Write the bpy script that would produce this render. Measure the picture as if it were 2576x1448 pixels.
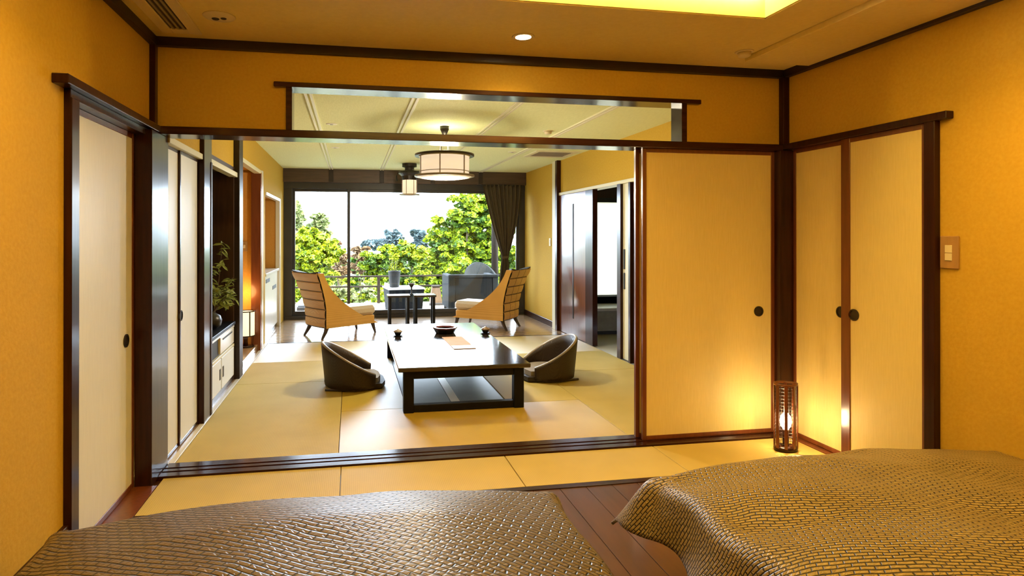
import bpy, bmesh, math, random
from mathutils import Vector, Matrix
random.seed(7)
sc = bpy.context.scene
COL = sc.collection
for o in list(bpy.data.objects):
    bpy.data.objects.remove(o)

# ------------------------------------------------------------------ camera, sky, sun, exposure
cam = bpy.data.cameras.new('camera')
cam.sensor_width = 36.0
cam.lens = 36.0 * 1503.464 / 2576
cam.shift_x = (1288 - 1150) / 2576
cam.shift_y = -(724 - 588.25) / 2576
cam.clip_start = 0.05
cam.clip_end = 400
camo = bpy.data.objects.new('camera', cam)
camo.location = (0, 0, 1.3759)
camo.rotation_euler = (math.pi / 2 + 0.00185, -0.0003, -0.17492)
COL.objects.link(camo)
sc.camera = camo

sc.view_settings.view_transform = 'Standard'
sc.view_settings.look = 'None'
sc.view_settings.gamma = 1.0
sc.view_settings.use_curve_mapping = False
sc.view_settings.exposure = 1.0

SKY = 11.0
world = bpy.data.worlds.new('sky')
sc.world = world
world.use_nodes = True
_bg = world.node_tree.nodes['Background']
_bg.inputs[0].default_value = (0.80, 0.92, 1.12, 1)
_bg.inputs[1].default_value = SKY

sun = bpy.data.lights.new('sun', 'SUN')
sun.energy = 20.0
sun.angle = math.radians(3)
sun.color = (1.0, 0.95, 0.82)
suno = bpy.data.objects.new('sun', sun)
suno.rotation_euler = Vector((-0.80, 0.38, -1.25)).to_track_quat('-Z', 'Y').to_euler()   # high sun from the right, over the house
COL.objects.link(suno)

portal = bpy.data.lights.new('window_portal', 'AREA')            # guides sampling of the sky only
portal.shape = 'RECTANGLE'
portal.size = 4.0
portal.size_y = 2.3
portal.cycles.is_portal = True
porto = bpy.data.objects.new('window_portal', portal)
porto.location = (0.93, 10.30, 1.15)
porto.rotation_euler = (-math.pi / 2, 0, 0)
COL.objects.link(porto)

WARM = (1.0, 0.60, 0.14)
P_DOWN = 36.0        # bedroom down lights
P_TAT = 48.0        # pendant over the low table
E_COVE = 31.0
P_CORNER = 40.0

# ------------------------------------------------------------------ materials
def nodes_of(name):
    m = bpy.data.materials.new(name)
    m.use_nodes = True
    nt = m.node_tree
    return m, nt, nt.nodes['Principled BSDF']

def N(nt, t, **kw):
    n = nt.nodes.new(t)
    for k, v in kw.items():
        setattr(n, k, v)
    return n

def mat(name, col, rough=0.5, col2=None, scale=(8, 8, 8), detail=4, bump=0.0, bscale=None, spec=0.5, coat=0.0, metal=0.0, coord='Object', sheen=0.0, dist=0.0, coat_rough=0.1, coat_ior=1.5):
    """plain principled surface, its colour and fine relief broken up by stretched noise"""
    m, nt, b = nodes_of(name)
    b.inputs['Base Color'].default_value = (*col, 1)
    b.inputs['Roughness'].default_value = rough
    b.inputs['Specular IOR Level'].default_value = spec
    b.inputs['Metallic'].default_value = metal
    b.inputs['Coat Weight'].default_value = coat
    b.inputs['Coat Roughness'].default_value = coat_rough
    b.inputs['Coat IOR'].default_value = coat_ior
    if sheen:
        b.inputs['Sheen Weight'].default_value = sheen
    if col2 or bump:
        tc = N(nt, 'ShaderNodeTexCoord')
        mp = N(nt, 'ShaderNodeMapping')
        mp.inputs['Scale'].default_value = scale
        nz = N(nt, 'ShaderNodeTexNoise')
        nz.inputs['Scale'].default_value = 1.0
        nz.inputs['Detail'].default_value = detail
        nz.inputs['Distortion'].default_value = dist
        nt.links.new(tc.outputs[coord], mp.inputs[0])
        nt.links.new(mp.outputs[0], nz.inputs['Vector'])
        if col2:
            rp = N(nt, 'ShaderNodeValToRGB')
            rp.color_ramp.elements[0].position = 0.32
            rp.color_ramp.elements[1].position = 0.68
            rp.color_ramp.elements[0].color = (*col, 1)
            rp.color_ramp.elements[1].color = (*col2, 1)
            nt.links.new(nz.outputs['Fac'], rp.inputs[0])
            nt.links.new(rp.outputs[0], b.inputs['Base Color'])
        if bump:
            bp = N(nt, 'ShaderNodeBump')
            bp.inputs['Strength'].default_value = bump
            bp.inputs['Distance'].default_value = 0.004
            nt.links.new(nz.outputs['Fac'], bp.inputs['Height'])
            nt.links.new(bp.outputs[0], b.inputs['Normal'])
    return m

def emit(name, col, s, base=(0.8, 0.8, 0.8)):
    m, nt, b = nodes_of(name)
    b.inputs['Base Color'].default_value = (*base, 1)
    b.inputs['Emission Color'].default_value = (*col, 1)
    b.inputs['Emission Strength'].default_value = s
    return m

def weave(name, c1, c2, sx, sy, rough, bump=0.4, spec=0.5, aniso=0.0):
    """two crossed wave textures: rush, cane and wicker"""
    m, nt, b = nodes_of(name)
    tc = N(nt, 'ShaderNodeTexCoord')
    outs = []
    for d, s in (('X', sx), ('Y', sy)):
        w = N(nt, 'ShaderNodeTexWave', bands_direction=d)
        w.inputs['Scale'].default_value = s
        w.inputs['Distortion'].default_value = 0.3
        nt.links.new(tc.outputs['Object'], w.inputs['Vector'])
        outs.append(w.outputs['Fac'])
    mul = N(nt, 'ShaderNodeMath', operation='MULTIPLY')
    nt.links.new(outs[0], mul.inputs[0])
    nt.links.new(outs[1], mul.inputs[1])
    nz = N(nt, 'ShaderNodeTexNoise')
    nz.inputs['Scale'].default_value = 3.0
    nt.links.new(tc.outputs['Object'], nz.inputs['Vector'])
    add = N(nt, 'ShaderNodeMath', operation='MULTIPLY_ADD')
    nt.links.new(mul.outputs[0], add.inputs[0])
    add.inputs[1].default_value = 0.7
    nt.links.new(nz.outputs['Fac'], add.inputs[2])
    rp = N(nt, 'ShaderNodeValToRGB')
    rp.color_ramp.elements[0].position = 0.35
    rp.color_ramp.elements[1].position = 0.95
    rp.color_ramp.elements[0].color = (*c1, 1)
    rp.color_ramp.elements[1].color = (*c2, 1)
    nt.links.new(add.outputs[0], rp.inputs[0])
    nt.links.new(rp.outputs[0], b.inputs['Base Color'])
    bp = N(nt, 'ShaderNodeBump')
    bp.inputs['Strength'].default_value = bump
    bp.inputs['Distance'].default_value = 0.003
    nt.links.new(mul.outputs[0], bp.inputs['Height'])
    nt.links.new(bp.outputs[0], b.inputs['Normal'])
    b.inputs['Roughness'].default_value = rough
    b.inputs['Specular IOR Level'].default_value = spec
    if aniso:                                   # rush ribs running away from the room's long side spread the shine sideways
        b.inputs['Anisotropic'].default_value = aniso
        tg = N(nt, 'ShaderNodeCombineXYZ')
        tg.inputs[0].default_value = 1.0
        nt.links.new(tg.outputs[0], b.inputs['Tangent'])
    return m

def quilt(name, bw, bh, ang, light, dark, wob, seam):
    """slanting woven strips laid out in the cover's own cloth metres (UV)"""
    m, nt, b = nodes_of(name)
    uv = N(nt, 'ShaderNodeUVMap')
    nz = N(nt, 'ShaderNodeTexNoise')
    nz.inputs['Scale'].default_value = 5.0
    nz.inputs['Detail'].default_value = 1.5
    nt.links.new(uv.outputs[0], nz.inputs['Vector'])
    ds = N(nt, 'ShaderNodeVectorMath', operation='SCALE')
    nt.links.new(nz.outputs['Color'], ds.inputs[0])
    ds.inputs['Scale'].default_value = wob
    ad = N(nt, 'ShaderNodeVectorMath', operation='ADD')
    nt.links.new(uv.outputs[0], ad.inputs[0])
    nt.links.new(ds.outputs[0], ad.inputs[1])
    hs = []
    for sg in (1, -1):                           # two crossing sets of strips
        mp = N(nt, 'ShaderNodeMapping')
        mp.inputs['Rotation'].default_value = (0, 0, math.radians(ang * sg))
        nt.links.new(ad.outputs[0], mp.inputs[0])
        br = N(nt, 'ShaderNodeTexBrick')
        br.inputs['Scale'].default_value = 1.0
        br.inputs['Brick Width'].default_value = bw
        br.inputs['Row Height'].default_value = bh
        br.inputs['Mortar Size'].default_value = bh * seam
        br.inputs['Mortar Smooth'].default_value = 0.9
        br.offset = 0.5
        nt.links.new(mp.outputs[0], br.inputs['Vector'])
        hs.append(br.outputs['Fac'])
    w2 = N(nt, 'ShaderNodeMath', operation='MULTIPLY')
    nt.links.new(hs[1], w2.inputs[0])
    w2.inputs[1].default_value = 0.3
    mx = N(nt, 'ShaderNodeMath', operation='MAXIMUM')
    nt.links.new(hs[0], mx.inputs[0])
    nt.links.new(w2.outputs[0], mx.inputs[1])
    h = N(nt, 'ShaderNodeMath', operation='SUBTRACT')
    h.inputs[0].default_value = 1.0
    nt.links.new(mx.outputs[0], h.inputs[1])
    rp = N(nt, 'ShaderNodeValToRGB')
    rp.color_ramp.elements[0].position = 0.05
    rp.color_ramp.elements[1].position = 0.8
    rp.color_ramp.elements[0].color = (*dark, 1)
    rp.color_ramp.elements[1].color = (*light, 1)
    nt.links.new(h.outputs[0], rp.inputs[0])
    nt.links.new(rp.outputs[0], b.inputs['Base Color'])
    bp = N(nt, 'ShaderNodeBump')
    bp.inputs['Strength'].default_value = 0.7
    bp.inputs['Distance'].default_value = 0.005
    nt.links.new(h.outputs[0], bp.inputs['Height'])
    nt.links.new(bp.outputs[0], b.inputs['Normal'])
    b.inputs['Roughness'].default_value = 0.36
    b.inputs['Specular IOR Level'].default_value = 0.36
    return m

def glass(name, tint=(1, 1, 1), f=0.05):
    m, nt, b = nodes_of(name)
    nt.nodes.remove(b)
    out = nt.nodes['Material Output']
    tr = N(nt, 'ShaderNodeBsdfTransparent')
    tr.inputs[0].default_value = (*tint, 1)
    gl = N(nt, 'ShaderNodeBsdfGlossy')
    gl.inputs['Roughness'].default_value = 0.02
    lw = N(nt, 'ShaderNodeFresnel')
    lw.inputs[0].default_value = 1.35
    mx = N(nt, 'ShaderNodeMixShader')
    nt.links.new(lw.outputs[0], mx.inputs[0])
    nt.links.new(tr.outputs[0], mx.inputs[1])
    nt.links.new(gl.outputs[0], mx.inputs[2])
    nt.links.new(mx.outputs[0], out.inputs[0])
    return m

def leafmat(name, c1, c2, trans=0.18):
    m, nt, b = nodes_of(name)
    out = nt.nodes['Material Output']
    oi = N(nt, 'ShaderNodeNewGeometry')
    rp = N(nt, 'ShaderNodeValToRGB')
    rp.color_ramp.elements[0].color = (*c1, 1)
    rp.color_ramp.elements[1].color = (*c2, 1)
    nt.links.new(oi.outputs['Random Per Island'], rp.inputs[0])
    nt.links.new(rp.outputs[0], b.inputs['Base Color'])
    b.inputs['Roughness'].default_value = 0.55
    b.inputs['Specular IOR Level'].default_value = 0.25
    tl = N(nt, 'ShaderNodeBsdfTranslucent')
    nt.links.new(rp.outputs[0], tl.inputs[0])
    mx = N(nt, 'ShaderNodeMixShader')
    mx.inputs[0].default_value = trans
    nt.links.new(b.outputs[0], mx.inputs[1])
    nt.links.new(tl.outputs[0], mx.inputs[2])
    nt.links.new(mx.outputs[0], out.inputs[0])
    return m

def paperlamp(name, col, s):
    m, nt, b = nodes_of(name)
    b.inputs['Base Color'].default_value = (0.85, 0.75, 0.6, 1)
    b.inputs['Roughness'].default_value = 0.8
    tc = N(nt, 'ShaderNodeTexCoord')
    nz = N(nt, 'ShaderNodeTexNoise')
    nz.inputs['Scale'].default_value = 40
    nt.links.new(tc.outputs['Object'], nz.inputs['Vector'])
    mp = N(nt, 'ShaderNodeMapRange')
    mp.inputs['To Min'].default_value = s * 0.85
    mp.inputs['To Max'].default_value = s * 1.15
    nt.links.new(nz.outputs['Fac'], mp.inputs[0])
    b.inputs['Emission Color'].default_value = (*col, 1)
    nt.links.new(mp.outputs[0], b.inputs['Emission Strength'])
    return m

MT = {}
MT['plaster'] = mat('ochre_plaster', (0.54, 0.335, 0.040), 0.85, (0.58, 0.37, 0.05), (60, 60, 60), 5, 0.25, spec=0.2)
MT['ceil'] = mat('beige_ceiling_paper', (0.76, 0.61, 0.24), 0.5, (0.80, 0.65, 0.27), (40, 40, 40), 4, 0.1, spec=0.25)
MT['tceil'] = mat('woven_ceiling_cloth', (0.74, 0.78, 0.44), 0.8, (0.81, 0.85, 0.51), (90, 14, 60), 4, 0.2, spec=0.2)
MT['traybounce'] = mat('pale_bounce_lining', (0.90, 0.76, 0.34), 0.6, (0.92, 0.79, 0.37), (40, 40, 40), 3, 0.05)  # paler than the ceiling so the tray looks more strongly lit
MT['batten'] = mat('pale_batten', (0.70, 0.66, 0.46), 0.4, spec=0.4)
MT['wood'] = mat('dark_lacquered_wood', (0.020, 0.0055, 0.003), 0.3, (0.036, 0.010, 0.005), (40, 40, 3), 4, 0.1, coat=0.9, coat_rough=0.16, coat_ior=1.22, spec=0.12)
MT['woody'] = mat('dark_lacquered_beam', (0.026, 0.007, 0.0035), 0.26, (0.045, 0.013, 0.006), (3, 40, 40), 4, 0.1, coat=0.7, coat_rough=0.14, coat_ior=1.25, spec=0.12)
MT['crown'] = mat('black_brown_moulding', (0.014, 0.006, 0.004), 0.45, (0.022, 0.009, 0.006), (4, 4, 40))
MT['redwood'] = mat('red_brown_door_frame', (0.13, 0.032, 0.009), 0.35, (0.18, 0.048, 0.014), (40, 40, 4), 4, 0.1, coat=0.5, coat_rough=0.16)
MT['doorwood'] = mat('glossy_red_brown_door', (0.13, 0.035, 0.011), 0.3, (0.18, 0.055, 0.018), (40, 40, 4), 4, 0.03, coat=0.75, coat_rough=0.12)
MT['paper'] = mat('cream_door_paper', (0.77, 0.62, 0.26), 0.55, (0.81, 0.66, 0.30), (120, 120, 9), 4, 0.12, spec=0.35)
MT['paperw'] = mat('pale_door_paper', (0.77, 0.79, 0.80), 0.45, (0.81, 0.83, 0.84), (120, 120, 9), 4, 0.1, spec=0.35)
MT['tat1'] = weave('rush_mat_lengthwise', (0.50, 0.35, 0.05), (0.60, 0.44, 0.08), 130, 30, 0.46, 0.04, spec=0.60, aniso=0.85)
MT['tat2'] = weave('rush_mat_crosswise', (0.50, 0.39, 0.12), (0.60, 0.475, 0.16), 30, 130, 0.6, 0.2, spec=0.25)
MT['floor'] = mat('brown_floor_board', (0.065, 0.022, 0.009), 0.34, (0.10, 0.036, 0.015), (18, 2, 18), 5, 0.08, coat=0.2)
MT['veranda'] = mat('polished_veranda_board', (0.42, 0.29, 0.18), 0.2, (0.50, 0.35, 0.23), (2, 18, 18), 5, 0.05, coat=0.5, coat_rough=0.12)
MT['deck'] = mat('grey_deck_board', (0.33, 0.31, 0.28), 0.6, (0.42, 0.40, 0.37), (18, 2, 18), 5, 0.1)
MT['black'] = mat('black_lacquer', (0.005, 0.0045, 0.005), 0.42, (0.007, 0.006, 0.007), (30, 3, 30), 3, 0.02, spec=0.18)
MT['tabletop'] = mat('dark_polished_tabletop', (0.030, 0.020, 0.014), 0.14, (0.045, 0.03, 0.02), (24, 3, 24), 4, 0.02, coat=0.9, coat_rough=0.09, spec=0.8)
MT['pit'] = mat('slate_grey_board', (0.10, 0.125, 0.14), 0.4, (0.125, 0.15, 0.165), (6, 6, 6), 3, 0.02)
MT['rattan'] = weave('dark_woven_rattan', (0.012, 0.006, 0.003), (0.036, 0.019, 0.009), 90, 90, 0.5, 0.5)
MT['rim'] = mat('grey_brown_piping', (0.30, 0.25, 0.20), 0.32)
MT['cushion'] = mat('grey_seat_pad', (0.28, 0.25, 0.23), 0.8, bump=0.2, scale=(120, 120, 120))
MT['wicker'] = weave('honey_wicker', (0.58, 0.31, 0.065), (0.74, 0.44, 0.12), 140, 140, 0.45, 0.3)
MT['wickerdark'] = weave('honey_wicker_panel', (0.50, 0.27, 0.065), (0.68, 0.40, 0.12), 120, 160, 0.45, 0.3)
MT['seatpad'] = mat('cream_seat_cushion', (0.62, 0.52, 0.40), 0.75, (0.66, 0.57, 0.45), (60, 60, 60), 4, 0.2)
MT['leg'] = mat('dark_chair_leg', (0.035, 0.02, 0.014), 0.35)
MT['frame'] = mat('bronze_window_frame', (0.028, 0.026, 0.028), 0.35, (0.036, 0.033, 0.036), (5, 5, 5))
MT['header'] = mat('brown_header_beam', (0.060, 0.035, 0.024), 0.4, (0.09, 0.052, 0.036), (3, 30, 30), 4, 0.1)
MT['glass'] = glass('window_glass', (0.97, 0.99, 0.98))
MT['lglass'] = glass('lantern_glass', (1.0, 0.95, 0.85))
MT['curtain'] = mat('olive_brown_curtain', (0.060, 0.044, 0.022), 0.85, (0.085, 0.062, 0.034), (80, 80, 3), 4, 0.2)
MT['white'] = mat('white_lacquer', (0.72, 0.69, 0.62), 0.3, (0.76, 0.73, 0.66), (30, 30, 3))
MT['plastic'] = mat('cream_plastic', (0.72, 0.62, 0.42), 0.4, (0.74, 0.64, 0.44), (20, 20, 20))
MT['switchplate'] = mat('brown_switch_plate', (0.36, 0.20, 0.07), 0.4, (0.42, 0.24, 0.09), (5, 30, 5))
MT['ink'] = mat('black_handle', (0.012, 0.009, 0.008), 0.35, (0.02, 0.015, 0.012), (50, 50, 50))
MT['slot'] = mat('dark_slot', (0.02, 0.016, 0.013), 0.6, (0.03, 0.025, 0.02), (20, 20, 20))
MT['alcove'] = mat('amber_alcove_plaster', (0.60, 0.30, 0.055), 0.8, (0.64, 0.33, 0.07), (60, 60, 60), 4, 0.2)
MT['toko'] = mat('dark_alcove_board', (0.035, 0.015, 0.008), 0.5, (0.06, 0.026, 0.012), (40, 40, 4), 4, 0.1)
MT['metal'] = mat('brushed_metal', (0.020, 0.020, 0.019), 0.5, (0.035, 0.034, 0.033), (40, 40, 3), metal=0.3, spec=0.2)
MT['red'] = mat('maroon_lacquer', (0.10, 0.014, 0.018), 0.2, (0.13, 0.02, 0.024), (20, 20, 20), coat=0.4)
MT['clay'] = mat('brown_glazed_clay', (0.12, 0.07, 0.04), 0.3, (0.20, 0.13, 0.07), (60, 60, 60), coat=0.3)
MT['card'] = mat('tan_card', (0.44, 0.23, 0.11), 0.7, (0.48, 0.26, 0.13), (9, 9, 9))
MT['pot'] = mat('charcoal_wicker', (0.005, 0.006, 0.007), 0.8, (0.011, 0.012, 0.014), (70, 70, 30), 3, 0.5, spec=0.1)
MT['greywick'] = mat('grey_wicker', (0.006, 0.0078, 0.0088), 0.8, (0.011, 0.0135, 0.015), (70, 70, 30), 3, 0.5, spec=0.1)
MT['slate'] = mat('slate_cushion', (0.002, 0.0027, 0.0035), 0.8, (0.0035, 0.0045, 0.0055), (20, 20, 20), 3, 0.2, spec=0.1)
MT['tan'] = mat('tan_garden_wood', (0.055, 0.028, 0.010), 0.7, (0.075, 0.04, 0.015), (30, 30, 4), 4, 0.1)
MT['rail'] = mat('grey_brown_rail', (0.010, 0.007, 0.005), 0.8, (0.018, 0.013, 0.009), (3, 30, 30), spec=0.1)
MT['stone'] = mat('grey_stone', (0.30, 0.29, 0.27), 0.4, (0.38, 0.37, 0.34), (12, 12, 12), 5, 0.1)
MT['tile'] = mat('pale_tile', (0.62, 0.60, 0.58), 0.25, (0.66, 0.64, 0.62), (3, 3, 3))
MT['frost'] = None
MT['bark'] = mat('bark', (0.055, 0.036, 0.022), 0.9, (0.10, 0.07, 0.045), (20, 20, 5), 5, 0.5)
MT['soil'] = mat('mossy_ground', (0.035, 0.055, 0.012), 0.95, (0.07, 0.085, 0.02), (1.5, 1.5, 1.5), 5, 0.5)
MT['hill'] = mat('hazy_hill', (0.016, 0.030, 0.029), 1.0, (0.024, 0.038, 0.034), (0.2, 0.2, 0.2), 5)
MT['leafA'] = leafmat('yellow_green_leaf', (0.022, 0.052, 0.001), (0.26, 0.29, 0.003))
MT['leafB'] = leafmat('bright_green_leaf', (0.010, 0.034, 0.001), (0.24, 0.31, 0.004))
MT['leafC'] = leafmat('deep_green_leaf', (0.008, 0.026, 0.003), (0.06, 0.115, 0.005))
MT['leafR'] = leafmat('rust_leaf', (0.09, 0.045, 0.022), (0.15, 0.095, 0.04))
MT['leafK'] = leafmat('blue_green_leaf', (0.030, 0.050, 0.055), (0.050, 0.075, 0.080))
MT['leafP'] = leafmat('pale_green_leaf', (0.07, 0.09, 0.025), (0.14, 0.16, 0.05))
MT['leafI'] = leafmat('house_plant_leaf', (0.13, 0.17, 0.03), (0.42, 0.46, 0.12), 0.2)
MT['quiltA'] = quilt('herringbone_cover', 0.052, 0.019, 32, (0.135, 0.096, 0.052), (0.008, 0.005, 0.003), 0.045, .24)
MT['quiltB'] = quilt('wave_cover', 0.034, 0.0125, 24, (0.31, 0.225, 0.085), (0.008, 0.005, 0.002), 0.06, .27)
MT['bulb'] = emit('warm_bulb', (1.0, 0.78, 0.42), 60)
MT['lit'] = emit('lit_lamp_disc', (1.0, 0.82, 0.5), 45)
MT['led'] = emit('cove_strip', (1.0, 0.70, 0.20), E_COVE)
MT['shade'] = paperlamp('lit_washi_paper', (1.0, 0.80, 0.58), 0.36)
MT['shade2'] = paperlamp('lit_lantern_paper', (1.0, 0.84, 0.52), 0.62)
MT['glow'] = emit('lantern_flame_bulb', (1.0, 0.62, 0.25), 12)

# ------------------------------------------------------------------ mesh building
class MB:
    """collects shapes, then links them as ONE mesh object"""
    def __init__(s):
        s.bm = bmesh.new()
    def box(s, x0, x1, y0, y1, z0, z1, bev=0.0, M=None):
        r = bmesh.ops.create_cube(s.bm, size=1.0)
        vs = r['verts']
        for v in vs:
            v.co = Vector((x0 + (v.co.x + .5) * (x1 - x0), y0 + (v.co.y + .5) * (y1 - y0), z0 + (v.co.z + .5) * (z1 - z0)))
        if bev:
            es = list({e for v in vs for e in v.link_edges})
            r2 = bmesh.ops.bevel(s.bm, geom=es, offset=bev, segments=1, affect='EDGES', profile=0.5)
            vs = list({v for f in r2['faces'] for v in f.verts} | {v for v in vs if v.is_valid})
        if M is not None:
            for v in vs:
                v.co = M @ v.co
        return s
    def prism(s, pts, axis, a, b):
        """polygon pts (2-D) extruded along an axis from a to b"""
        def P(p, t):
            return {'x': (t, p[0], p[1]), 'y': (p[0], t, p[1]), 'z': (p[0], p[1], t)}[axis]
        A = [s.bm.verts.new(P(p, a)) for p in pts]
        B = [s.bm.verts.new(P(p, b)) for p in pts]
        n = len(pts)
        s.bm.faces.new(A)
        s.bm.faces.new(B[::-1])
        for i in range(n):
            s.bm.faces.new((A[i], B[i], B[(i + 1) % n], A[(i + 1) % n]))
        return s
    def lathe(s, prof, seg=24, c=(0, 0, 0), sx=1.0, sy=1.0):
        rings = []
        for r, z in prof:
            if r < 1e-6:
                rings.append([s.bm.verts.new((c[0], c[1], c[2] + z))])
            else:
                rings.append([s.bm.verts.new((c[0] + sx * r * math.cos(2 * math.pi * k / seg), c[1] + sy * r * math.sin(2 * math.pi * k / seg), c[2] + z)) for k in range(seg)])
        for A, B in zip(rings, rings[1:]):
            for k in range(seg):
                k2 = (k + 1) % seg
                f = [A[k % len(A)], A[k2 % len(A)], B[k2 % len(B)], B[k % len(B)]]
                g = []
                for v in f:
                    if v not in g:
                        g.append(v)
                if len(g) > 2:
                    s.bm.faces.new(g)
        return s
    def tube(s, pts, r, seg=8, r2=None):
        pts = [Vector(p) for p in pts]
        n = len(pts)
        rings = []
        up = Vector((0, 0, 1))
        for i, p in enumerate(pts):
            d = (pts[min(i + 1, n - 1)] - pts[max(i - 1, 0)]).normalized()
            a = d.cross(up if abs(d.z) < 0.95 else Vector((1, 0, 0))).normalized()
            b = d.cross(a)
            rr = r if r2 is None else r + (r2 - r) * i / (n - 1)
            rings.append([s.bm.verts.new(p + rr * (math.cos(2 * math.pi * k / seg) * a + math.sin(2 * math.pi * k / seg) * b)) for k in range(seg)])
        for A, B in zip(rings, rings[1:]):
            for k in range(seg):
                s.bm.faces.new((A[k], A[(k + 1) % seg], B[(k + 1) % seg], B[k]))
        s.bm.faces.new(rings[0][::-1])
        s.bm.faces.new(rings[-1])
        return s
    def grid(s, rows, close=False):
        R = [[s.bm.verts.new(p) for p in row] for row in rows]
        for A, B in zip(R, R[1:]):
            n = len(A)
            for k in range(n if close else n - 1):
                s.bm.faces.new((A[k], A[(k + 1) % n], B[(k + 1) % n], B[k]))
        return R
    def build(s, name, m, parent=None, smooth=False):
        bmesh.ops.recalc_face_normals(s.bm, faces=s.bm.faces[:])
        me = bpy.data.meshes.new(name)
        s.bm.to_mesh(me)
        s.bm.free()
        me.materials.append(m)
        if smooth:
            for p in me.polygons:
                p.use_smooth = True
        o = bpy.data.objects.new(name, me)
        COL.objects.link(o)
        if parent:
            o.parent = parent
        return o

def tag(o, label=None, cat=None, group=None, kind=None):
    if label: o['label'] = label
    if cat: o['category'] = cat
    if group: o['group'] = group
    if kind: o['kind'] = kind
    return o

def thing(name, label, cat, loc=(0, 0, 0), rz=0.0, group=None):
    o = bpy.data.objects.new(name, None)
    o.empty_display_size = 0.1
    o.location = loc
    o.rotation_euler = (0, 0, rz)
    COL.objects.link(o)
    return tag(o, label, cat, group)

def structure(o, label, cat):
    return tag(o, label, cat, None, 'structure')

def box(name, m, x0, x1, y0, y1, z0, z1, parent=None, bev=0.0):
    return MB().box(x0, x1, y0, y1, z0, z1, bev).build(name, m, parent)

def dup(root, loc, rz=None, label=None, group=None):
    r = root.copy()
    COL.objects.link(r)
    r.location = loc
    if rz is not None: r.rotation_euler = (0, 0, rz)
    if label: r['label'] = label
    if group: r['group'] = group
    for ch in list(root.children):
        c = ch.copy(); COL.objects.link(c); c.parent = r
        for g in list(ch.children):
            d = g.copy(); COL.objects.link(d); d.parent = c
    return r

def lamp_light(name, kind, loc, energy, col, parent=None, radius=0.05, spot=None, blend=0.6):
    l = bpy.data.lights.new(name, kind)
    l.energy = energy
    l.color = col
    l.shadow_soft_size = radius
    if kind == 'SPOT':
        l.spot_size = spot
        l.spot_blend = blend
    o = bpy.data.objects.new(name, l)
    o.location = loc
    COL.objects.link(o)
    if parent: o.parent = parent
    return o

# ------------------------------------------------------------------ room constants (metres; x right, y into the depth)
XL, XR = -1.135, 2.97
YB = -0.35
D0, D1 = 3.70, 3.80
H1, H2 = 2.514, 2.4525
XT = -1.085
YW = 10.05
YV = 7.90           # tatami ends, veranda begins

# ------------------------------------------------------------------ floors
f = structure(box('floor', MT['floor'], XL - .1, XR + .1, YB - .1, D0, -0.06, -0.012), 'dark brown board floor between and around the two beds', 'floor')
x = XL
k = 0
while x < XR:
    w = min(0.148, XR - x)
    box('plank', MT['floor'], x + .0004, x + w - .0004, YB, 3.10, -0.012, 0.0, f, 0.001)
    x += 0.15
MB().box(XL, XR, 3.102, 3.15, -0.012, 0.004, 0.001).build('edge_strip', MT['wood'], f)
for a, b in ((-1.045, -0.062), (-0.058, 0.937), (0.941, 1.93), (1.934, 2.93)):
    box('tatami_mat', MT['tat2'], a, b, 3.153, 3.612, -0.012, 0.003, f, 0.002)
box('track', MT['redwood'], -1.22, -1.047, 2.62, 3.51, -0.012, 0.006, f)
box('track', MT['redwood'], 2.932, 3.06, 2.60, 3.66, -0.012, 0.006, f)

s = MB().box(-1.2, 2.97, 3.615, 3.82, -0.05, 0.003)
for a, b in ((3.615, 3.672), (3.690, 3.728), (3.746, 3.82)):
    s.box(-1.075, 2.95, a, b, 0.0, 0.013, 0.002)
structure(s.build('trim_sill', MT['woody']), 'grooved dark wooden door track on the floor between the bedroom and the mat room', 'door track')

ft = structure(box('floor_mat_room', MT['pit'], -1.6, XR + .1, 3.82, YV, -0.08, -0.03), 'mat room floor of pale straw tatami around the low table', 'floor')
mats = [(-1.045, -0.082, 3.823, 5.755, 1), (-0.078, 1.87, 3.823, 4.745, 2), (1.874, 2.94, 3.823, 5.755, 1),
        (-0.078, 0.43, 4.75, 6.70, 2), (1.27, 1.87, 4.75, 6.70, 1), (-1.045, -0.082, 5.76, 6.70, 1), (1.874, 2.94, 5.76, 6.70, 1),
        (-1.045, 0.93, 6.704, 7.86, 2), (0.934, 2.94, 6.704, 7.86, 2)]
for a, b, c, d, kind in mats:
    box('tatami_mat', MT['tat2'] if kind == 1 else MT['tat1'], a, b, c, d, -0.03, 0.002, ft, 0.002)
# the boards sunk under the table
box('pit_board', MT['pit'], 0.435, 0.812, 4.75, 6.70, -0.03, -0.004, ft, 0.002)
box('pit_board', MT['pit'], 0.891, 1.265, 4.75, 6.70, -0.03, -0.004, ft, 0.002)
box('pit_rail', MT['white'], 0.815, 0.888, 4.75, 6.70, -0.03, -0.001, ft, 0.001)
box('pit_rail', MT['white'], 0.435, 1.265, 4.72, 4.747, -0.03, 0.004, ft, 0.001)
box('border_board', MT['white'], -1.085, -1.048, 3.823, 7.9, -0.03, 0.006, ft, 0.001)
box('border_board', MT['wood'], -1.085, 2.97, 7.863, 7.9, -0.03, 0.004, ft, 0.001)

fv = structure(box('floor_veranda', MT['veranda'], -1.6, XR + .1, YV, YW, -0.08, -0.02), 'glossy wooden floor of the sunroom by the big window', 'floor')
y = YV
while y < YW - .02:
    box('plank', MT['veranda'], -1.3, XR, y + .0015, min(y + .1485, YW), -0.02, 0.0, fv, 0.001)
    y += 0.15

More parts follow.
